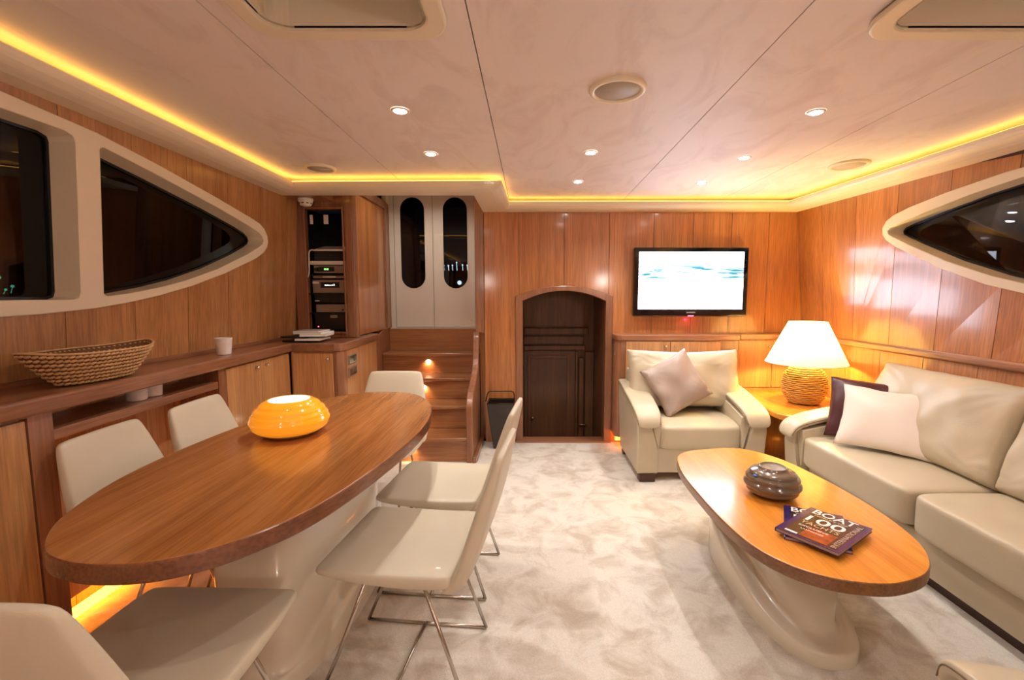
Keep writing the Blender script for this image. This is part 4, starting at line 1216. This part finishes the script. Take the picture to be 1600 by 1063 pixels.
# sofa: faces -x, far arm near y 2.9
so = thing('sofa', (2.05, 1.7, 0), 'long cream leather sofa along the right wall', 'sofa')
SY1, SYN = 2.97, .62
for yy, s in ((2.875, 1), (1.01, -1)):
    # arm front points to -x
    m = Matrix.Translation((2.335, yy, 0)) @ Matrix.Rotation(PI, 4, 'Z')
    arm(so, .66, 0, -s, m)
obj('base', bx(1.765, 2.30, 1.08, 2.80, .055, .235, bev=.012), M['sofa'], so)
for y0, y1, sd in ((1.985, 2.800, 5), (1.085, 1.975, 9)):
    b = soft_box(.56, y1-y0-.004, .19, k=11, n=14, puff=.07, wr=.003, ws=3, seed=sd)
    b.transform(Matrix.Translation((1.975, (y0+y1)/2, .338)))
    obj('seat_cushion', b, M['sofa'], so, smooth=True, subsurf=1)
obj('back_frame', bx(2.24, 2.36, .97, 2.92, .055, .70, bev=.02), M['sofa'], so)
for y0, y1, sd in ((1.985, 2.83, 21), (1.085, 1.975, 33)):
    b = pillow_bm(y1-y0+.03, .50, .22, seed=sd, wr=.009, n=36, pinch=.025, ex=5, pw=.38)
    for v in b.verts: v.co.y += .010*noise.noise(Vector((v.co.x*4+sd, v.co.z*8, 2)))
    b.transform(Matrix.Translation((2.190, (y0+y1)/2, .655)) @ Matrix.Rotation(-PI/2, 4, 'Z') @ Matrix.Rotation(math.radians(-20), 4, 'X'))
    obj('back_cushion', b, M['sofa'], so, smooth=True, subsurf=1)
for yy in (2.86, 1.03):
    for x in (1.76, 2.26):
        obj('foot', bx(x-.04, x+.04, yy-.05, yy+.05, 0, .055, bev=.004), M['dark_wood'], so)
obj('foot', bx(1.80, 1.84, 1.1, 2.75, 0, .054), M['dark_wood'], so)

def lean(c, yaw, tilt, roll, w, h, th, seed, m, label, wr=.006, pinch=.06):
    p = thing('throw_pillow', (c[0], c[1], c[2]-h/2), label, 'pillow')
    b = pillow_bm(w, h, th, seed=seed, wr=wr, pinch=pinch)
    b.transform(Matrix.Translation(c) @ Matrix.Rotation(math.radians(yaw), 4, 'Z') @ Matrix.Rotation(math.radians(tilt), 4, 'X') @ Matrix.Rotation(math.radians(roll), 4, 'Y'))
    obj('pillow_cover', b, M[m], p, smooth=True)
lean((2.03, 2.66, .615), -34, -24, 3, .44, .38, .10, 5, 'plum', 'dark plum pillow tucked behind the ivory one on the sofa')
lean((1.995, 2.492, .608), -44, -30, 1, .46, .38, .11, 7, 'ivory', 'ivory satin pillow in front, on the sofa seat', wr=.003, pinch=.09)

# ---------------------------------------------------------------- corner table and lamp
t = thing('corner_table', (2.0, 3.4, 0), 'low wooden corner table between armchair and sofa under the lamp', 'table')
pts = [(1.690, 3.762), (1.690, 3.10), (1.70, 3.045), (1.725, 3.01), (1.76, 3.0), (2.375, 3.0), (2.375, 3.855), (1.78, 3.855), (1.78, 3.762)]
obj('table_top', prism(pts, .462, .500, 'Z', bev=.006), M['coffee'], t)
obj('support', bx(1.86, 2.34, 3.12, 3.80, 0, .461), M['cab'], t)
cL = (2.065, 3.385, .501)
lp = thing('table_lamp', cL, 'wicker table lamp with a cream cone shade, switched on', 'lamp')
rr_ = lambda z: .150*math.sqrt(max(.0001, 1-((z-.135)/.168)**2))
obj('base_core', lathe([(rr_(.135+(k-8)*.0165)*.955, .135+(k-8)*.0165) for k in range(0, 17)], cL, 36), M['wicker_in'], lp, smooth=True)
bm = None
for k in range(19):     # woven bands: strands passing over and under the uprights
    z = .012+k*.0142
    pts = []
    for q in range(72):
        a = 2*PI*q/72; wv = .0042*math.cos(12*a+PI*(k % 2))
        r_ = rr_(z)+wv; pts.append((cL[0]+r_*math.cos(a), cL[1]+r_*math.sin(a), cL[2]+z+.0015*math.sin(5*a+k)))
    bm = tube(pts, .0058, bm, seg=5, closed=True)
w_ = obj('woven_strands', bm, M['wicker'], lp, smooth=True); w_['kind'] = 'stuff'
obj('neck', lathe([(.018, .295), (.018, .40)], cL, 16), M['brass'], lp, smooth=True)
zb, zt, rb, rt = .305, .610, .272, .128
bm = lathe([(rb, zb), (rt, zt)], cL, 64, cap0=False, cap1=False)
obj('lamp_shade', bm, M['shade'], lp, smooth=True)
obj('shade_rim', tube([(cL[0]+rb*math.cos(2*PI*q/64), cL[1]+rb*math.sin(2*PI*q/64), cL[2]+zb) for q in range(64)], .003, tube([(cL[0]+rt*math.cos(2*PI*q/64), cL[1]+rt*math.sin(2*PI*q/64), cL[2]+zt) for q in range(64)], .003, seg=6, closed=True), seg=6, closed=True), M['ivory'], lp, smooth=True)
obj('bulb', ball((cL[0], cL[1], cL[2]+.43), .026), emit('lamp_bulb', (1, .62, .2, 1), 30), lp, smooth=True)
ld = bpy.data.lights.new('table_lamp_light', 'POINT'); ld.energy = LAMP_POWER; ld.color = (1, .70, .17); ld.shadow_soft_size = .04
lo = bpy.data.objects.new('table_lamp_light', ld); COL.objects.link(lo); lo.location = (0, 0, .44); lo.parent = lp

# ---------------------------------------------------------------- small things
# waste bin
t = thing('waste_bin', (-.25, 3.85, 0), 'dark brown waste bin with a wire handle beside the stairs', 'bin')
bm = bmesh.new(); R = []
for x0, x1, y0, y1, z in ((-.318, -.168, 3.79, 3.93, .0), (-.368, -.138, 3.765, 3.955, .40), (-.360, -.146, 3.773, 3.947, .40), (-.312, -.174, 3.796, 3.924, .01)):
    R.append([bm.verts.new(p) for p in ((x0, y0, z), (x1, y0, z), (x1, y1, z), (x0, y1, z))])
for A, B in zip(R[:-1], R[1:]):
    for i in range(4): bm.faces.new((A[i], A[(i+1) % 4], B[(i+1) % 4], B[i]))
bm.faces.new(R[0]); bm.faces.new(R[-1])
obj('bin_body', bm, M['brown_plastic'], t, bevel=.004)
hp = [(-.385, 3.845, .40), (-.372, 3.845, .46), (-.362, 3.845, .482), (-.345, 3.845, .490), (-.165, 3.845, .490), (-.148, 3.845, .482), (-.140, 3.845, .46), (-.138, 3.845, .395)]
obj('handle', tube(hp, .005), M['brown_plastic'], t, smooth=True)
obj('rim', tube([(-.366, 3.767, .402), (-.140, 3.767, .402), (-.140, 3.953, .402), (-.366, 3.953, .402)], .005, closed=True), M['brown_plastic'], t, smooth=True)

# cups
def cup(c, r0, r1, h, label, group):
    t = thing('cup', c, label, 'cup', group=group)
    obj('cup_body', lathe([(r0*.95, 0), (r0, .004), (r1, h), (r1-.004, h), (r0-.005, .008), (.002, .008)], c, 32), M['ceramic'], t, smooth=False, bevel=.001)
cup((-1.695, 2.50, ZCT+.001), .034, .043, .092, 'white ceramic cup alone on the worktop', 'white cups')
cup((-1.685, 1.915, .859), .036, .040, .075, 'nearer cream cup on the niche shelf under the worktop', 'white cups')
cup((-1.690, 2.005, .859), .034, .038, .075, 'farther cream cup on the niche shelf under the worktop', 'white cups')

# basket
bk = thing('woven_basket', (-1.66, 1.72, ZCT), 'boat-shaped woven straw basket on the left worktop', 'basket')
bcx, bcy = -1.668, 1.730
def bring(f):
    """ring at height fraction f: pointed ends, flaring upward"""
    a = .135+(.250-.135)*f**.9; wd = .050+(.070)*f**.8; z = ZCT+.004+.112*f
    out = []
    for q in range(96):
        t_ = 2*PI*q/96
        y = math.sin(t_); x = math.cos(t_)
        yy = a*math.copysign(abs(y)**.9, y); xx = wd*math.copysign(abs(x)**(1.0+.25*f), x)
        lift = .016*f*f*abs(y)**4
        out.append((bcx+xx, bcy+yy-.01*f, z+lift))
    return out
bm = bmesh.new(); R = [[bm.verts.new(p) for p in bring(k/8)] for k in range(9)]
for A, B in zip(R[:-1], R[1:]):
    for i in range(96): bm.faces.new((A[i], A[(i+1) % 96], B[(i+1) % 96], B[i]))
bm.faces.new(R[0])
o = obj('basket_wall', bm, M['straw_in'], bk, smooth=True)
md = o.modifiers.new('thick', 'SOLIDIFY'); md.thickness = .005
bm = bmesh.new()
ico = bmesh.new(); bmesh.ops.create_icosphere(ico, subdivisions=1, radius=1); iv = [v.co.copy() for v in ico.verts]; ifc = [[v.index for v in f_.verts] for f_ in ico.faces]; ico.free()
rows = 8
for k in range(rows):
    ring = [Vector(p) for p in bring((k+.5)/rows)]
    # resample evenly
    L_ = [0]
    for i in range(96): L_.append(L_[-1]+(ring[(i+1) % 96]-ring[i]).length)
    n_ = int(L_[-1]/.0175)
    j = 0
    for s in range(n_):
        d_ = (s+(k % 2)*.5)/n_*L_[-1] % L_[-1]
        j = 0
        while L_[j+1] < d_: j += 1
        p0, p1 = ring[j], ring[(j+1) % 96]
        tt = (d_-L_[j])/max(1e-6, L_[j+1]-L_[j]); p_ = p0.lerp(p1, tt)
        tan = (p1-p0).normalized(); outn = Vector((p_.x-bcx, (p_.y-bcy)*.15, 0)).normalized()
        up = Vector((0, 0, 1)); up = (up*.8+tan*.55*(1 if k % 2 else 1)).normalized()
        rot = Matrix((tan, outn, up)).transposed()
        vs = []
        for c_ in iv:
            q_ = Vector((c_.x*.0118, c_.y*.0066, c_.z*.0064+c_.x*.0034))
            vs.append(bm.verts.new(p_+tan*q_.x+outn*q_.y+Vector((0, 0, 1))*q_.z))
        for f_ in ifc: bm.faces.new([vs[i] for i in f_])
w_ = obj('straw_weave', bm, M['straw'], bk, smooth=True); w_['kind'] = 'stuff'
obj('rim', tube([tuple(Vector(p)+Vector((0, 0, .003))) for p in bring(1.0)], .0042, closed=True, seg=6), M['straw'], bk, smooth=True)

# papers on the corner worktop
stk = [
    ('magazine', 'dark magazine at the bottom left of the pile by the rack', -1.735, -1.56, 3.17, 3.36, .981, .012, -.10, 'dark_paper'),
    ('magazine', 'bottom white brochure of the right-hand paper pile', -1.640, -1.47, 3.14, 3.34, .994, .013, .05, 'paper'),
    ('magazine', 'black brochure jutting left from the paper pile', -1.750, -1.57, 3.18, 3.38, 1.008, .012, -.16, 'dark_paper'),
    ('magazine', 'thick white brochure in the middle of the paper pile', -1.620, -1.445, 3.16, 3.36, 1.0215, .015, .12, 'paper'),
    ('magazine', 'white magazine second from the top of the paper pile', -1.660, -1.46, 3.17, 3.37, 1.0375, .011, -.04, 'paper'),
    ('magazine', 'top magazine of the paper pile with a grey cover', -1.670, -1.49, 3.18, 3.38, 1.0495, .009, .03, 'page')]
for nm, lb, x0, x1, y0, y1, z0, th, rz, mm in stk:
    cx_, cy_ = (x0+x1)/2, (y0+y1)/2
    t = thing(nm, (cx_, cy_, z0), lb, 'magazine', rz)
    hx, hy = (x1-x0)/2, (y1-y0)/2
    obj('pages', bx(-hx+.002, hx-.001, -hy+.001, hy-.001, .0012, th-.0012), M['paper'] if mm != 'dark_paper' else M['dark_paper'], t, local=True)
    obj('cover', bx(-hx, hx, -hy, hy, th-.0012, th, bx(-hx, hx, -hy, hy, 0, .0012)), M[mm], t, local=True)

# harbour shore with lamps, far outside the left window and beyond the oval door panes
random.seed(11)
q = thing('harbour_shore', (-29, 26, 0), 'dark harbour shore dotted with tiny coloured lamps outside the left window', 'shore')
obj('quay', bx(-34, -30.9, 20, 32, 0, 1.5), M['rubber'], q)
for k in range(15):
    y = random.uniform(23.0, 29.0); x = -30.8+random.uniform(-.1, .2); z = random.choice((1.7, 1.9, 2.1, 2.4, 2.7))
    obj('harbour_lamp', ball((x, y, z), random.uniform(.06, .11), tube([(x-.15, y, 1.45), (x, y, z)], .02, seg=4), u=8, v=6), M[random.choice(('harbour_green', 'harbour_green', 'harbour_white', 'harbour_amber'))], q, smooth=True)
q = thing('harbour_shore', (-5, 30, 0), 'far shore with a row of white lamps beyond the right oval door pane', 'shore')
obj('quay', bx(-7.5, -3.5, 30.2, 33, 0, 3.0), M['rubber'], q)
for k in range(7):
    x = -6.0+.30*k+random.uniform(-.08, .08); z = 3.4+random.uniform(-.12, .12)
    obj('harbour_lamp', ball((x, 30.1, z), .05, tube([(x, 30.25, 2.95), (x, 30.1, z)], .02, seg=4), u=8, v=6), M['harbour_white'], q, smooth=True)
obj('harbour_lamp', ball((-4.65, 30.0, 2.2), .14, tube([(-4.65, 30.3, 2.1), (-4.65, 30.0, 2.2)], .03, seg=4), u=10, v=8), M['harbour_white'], q, smooth=True)
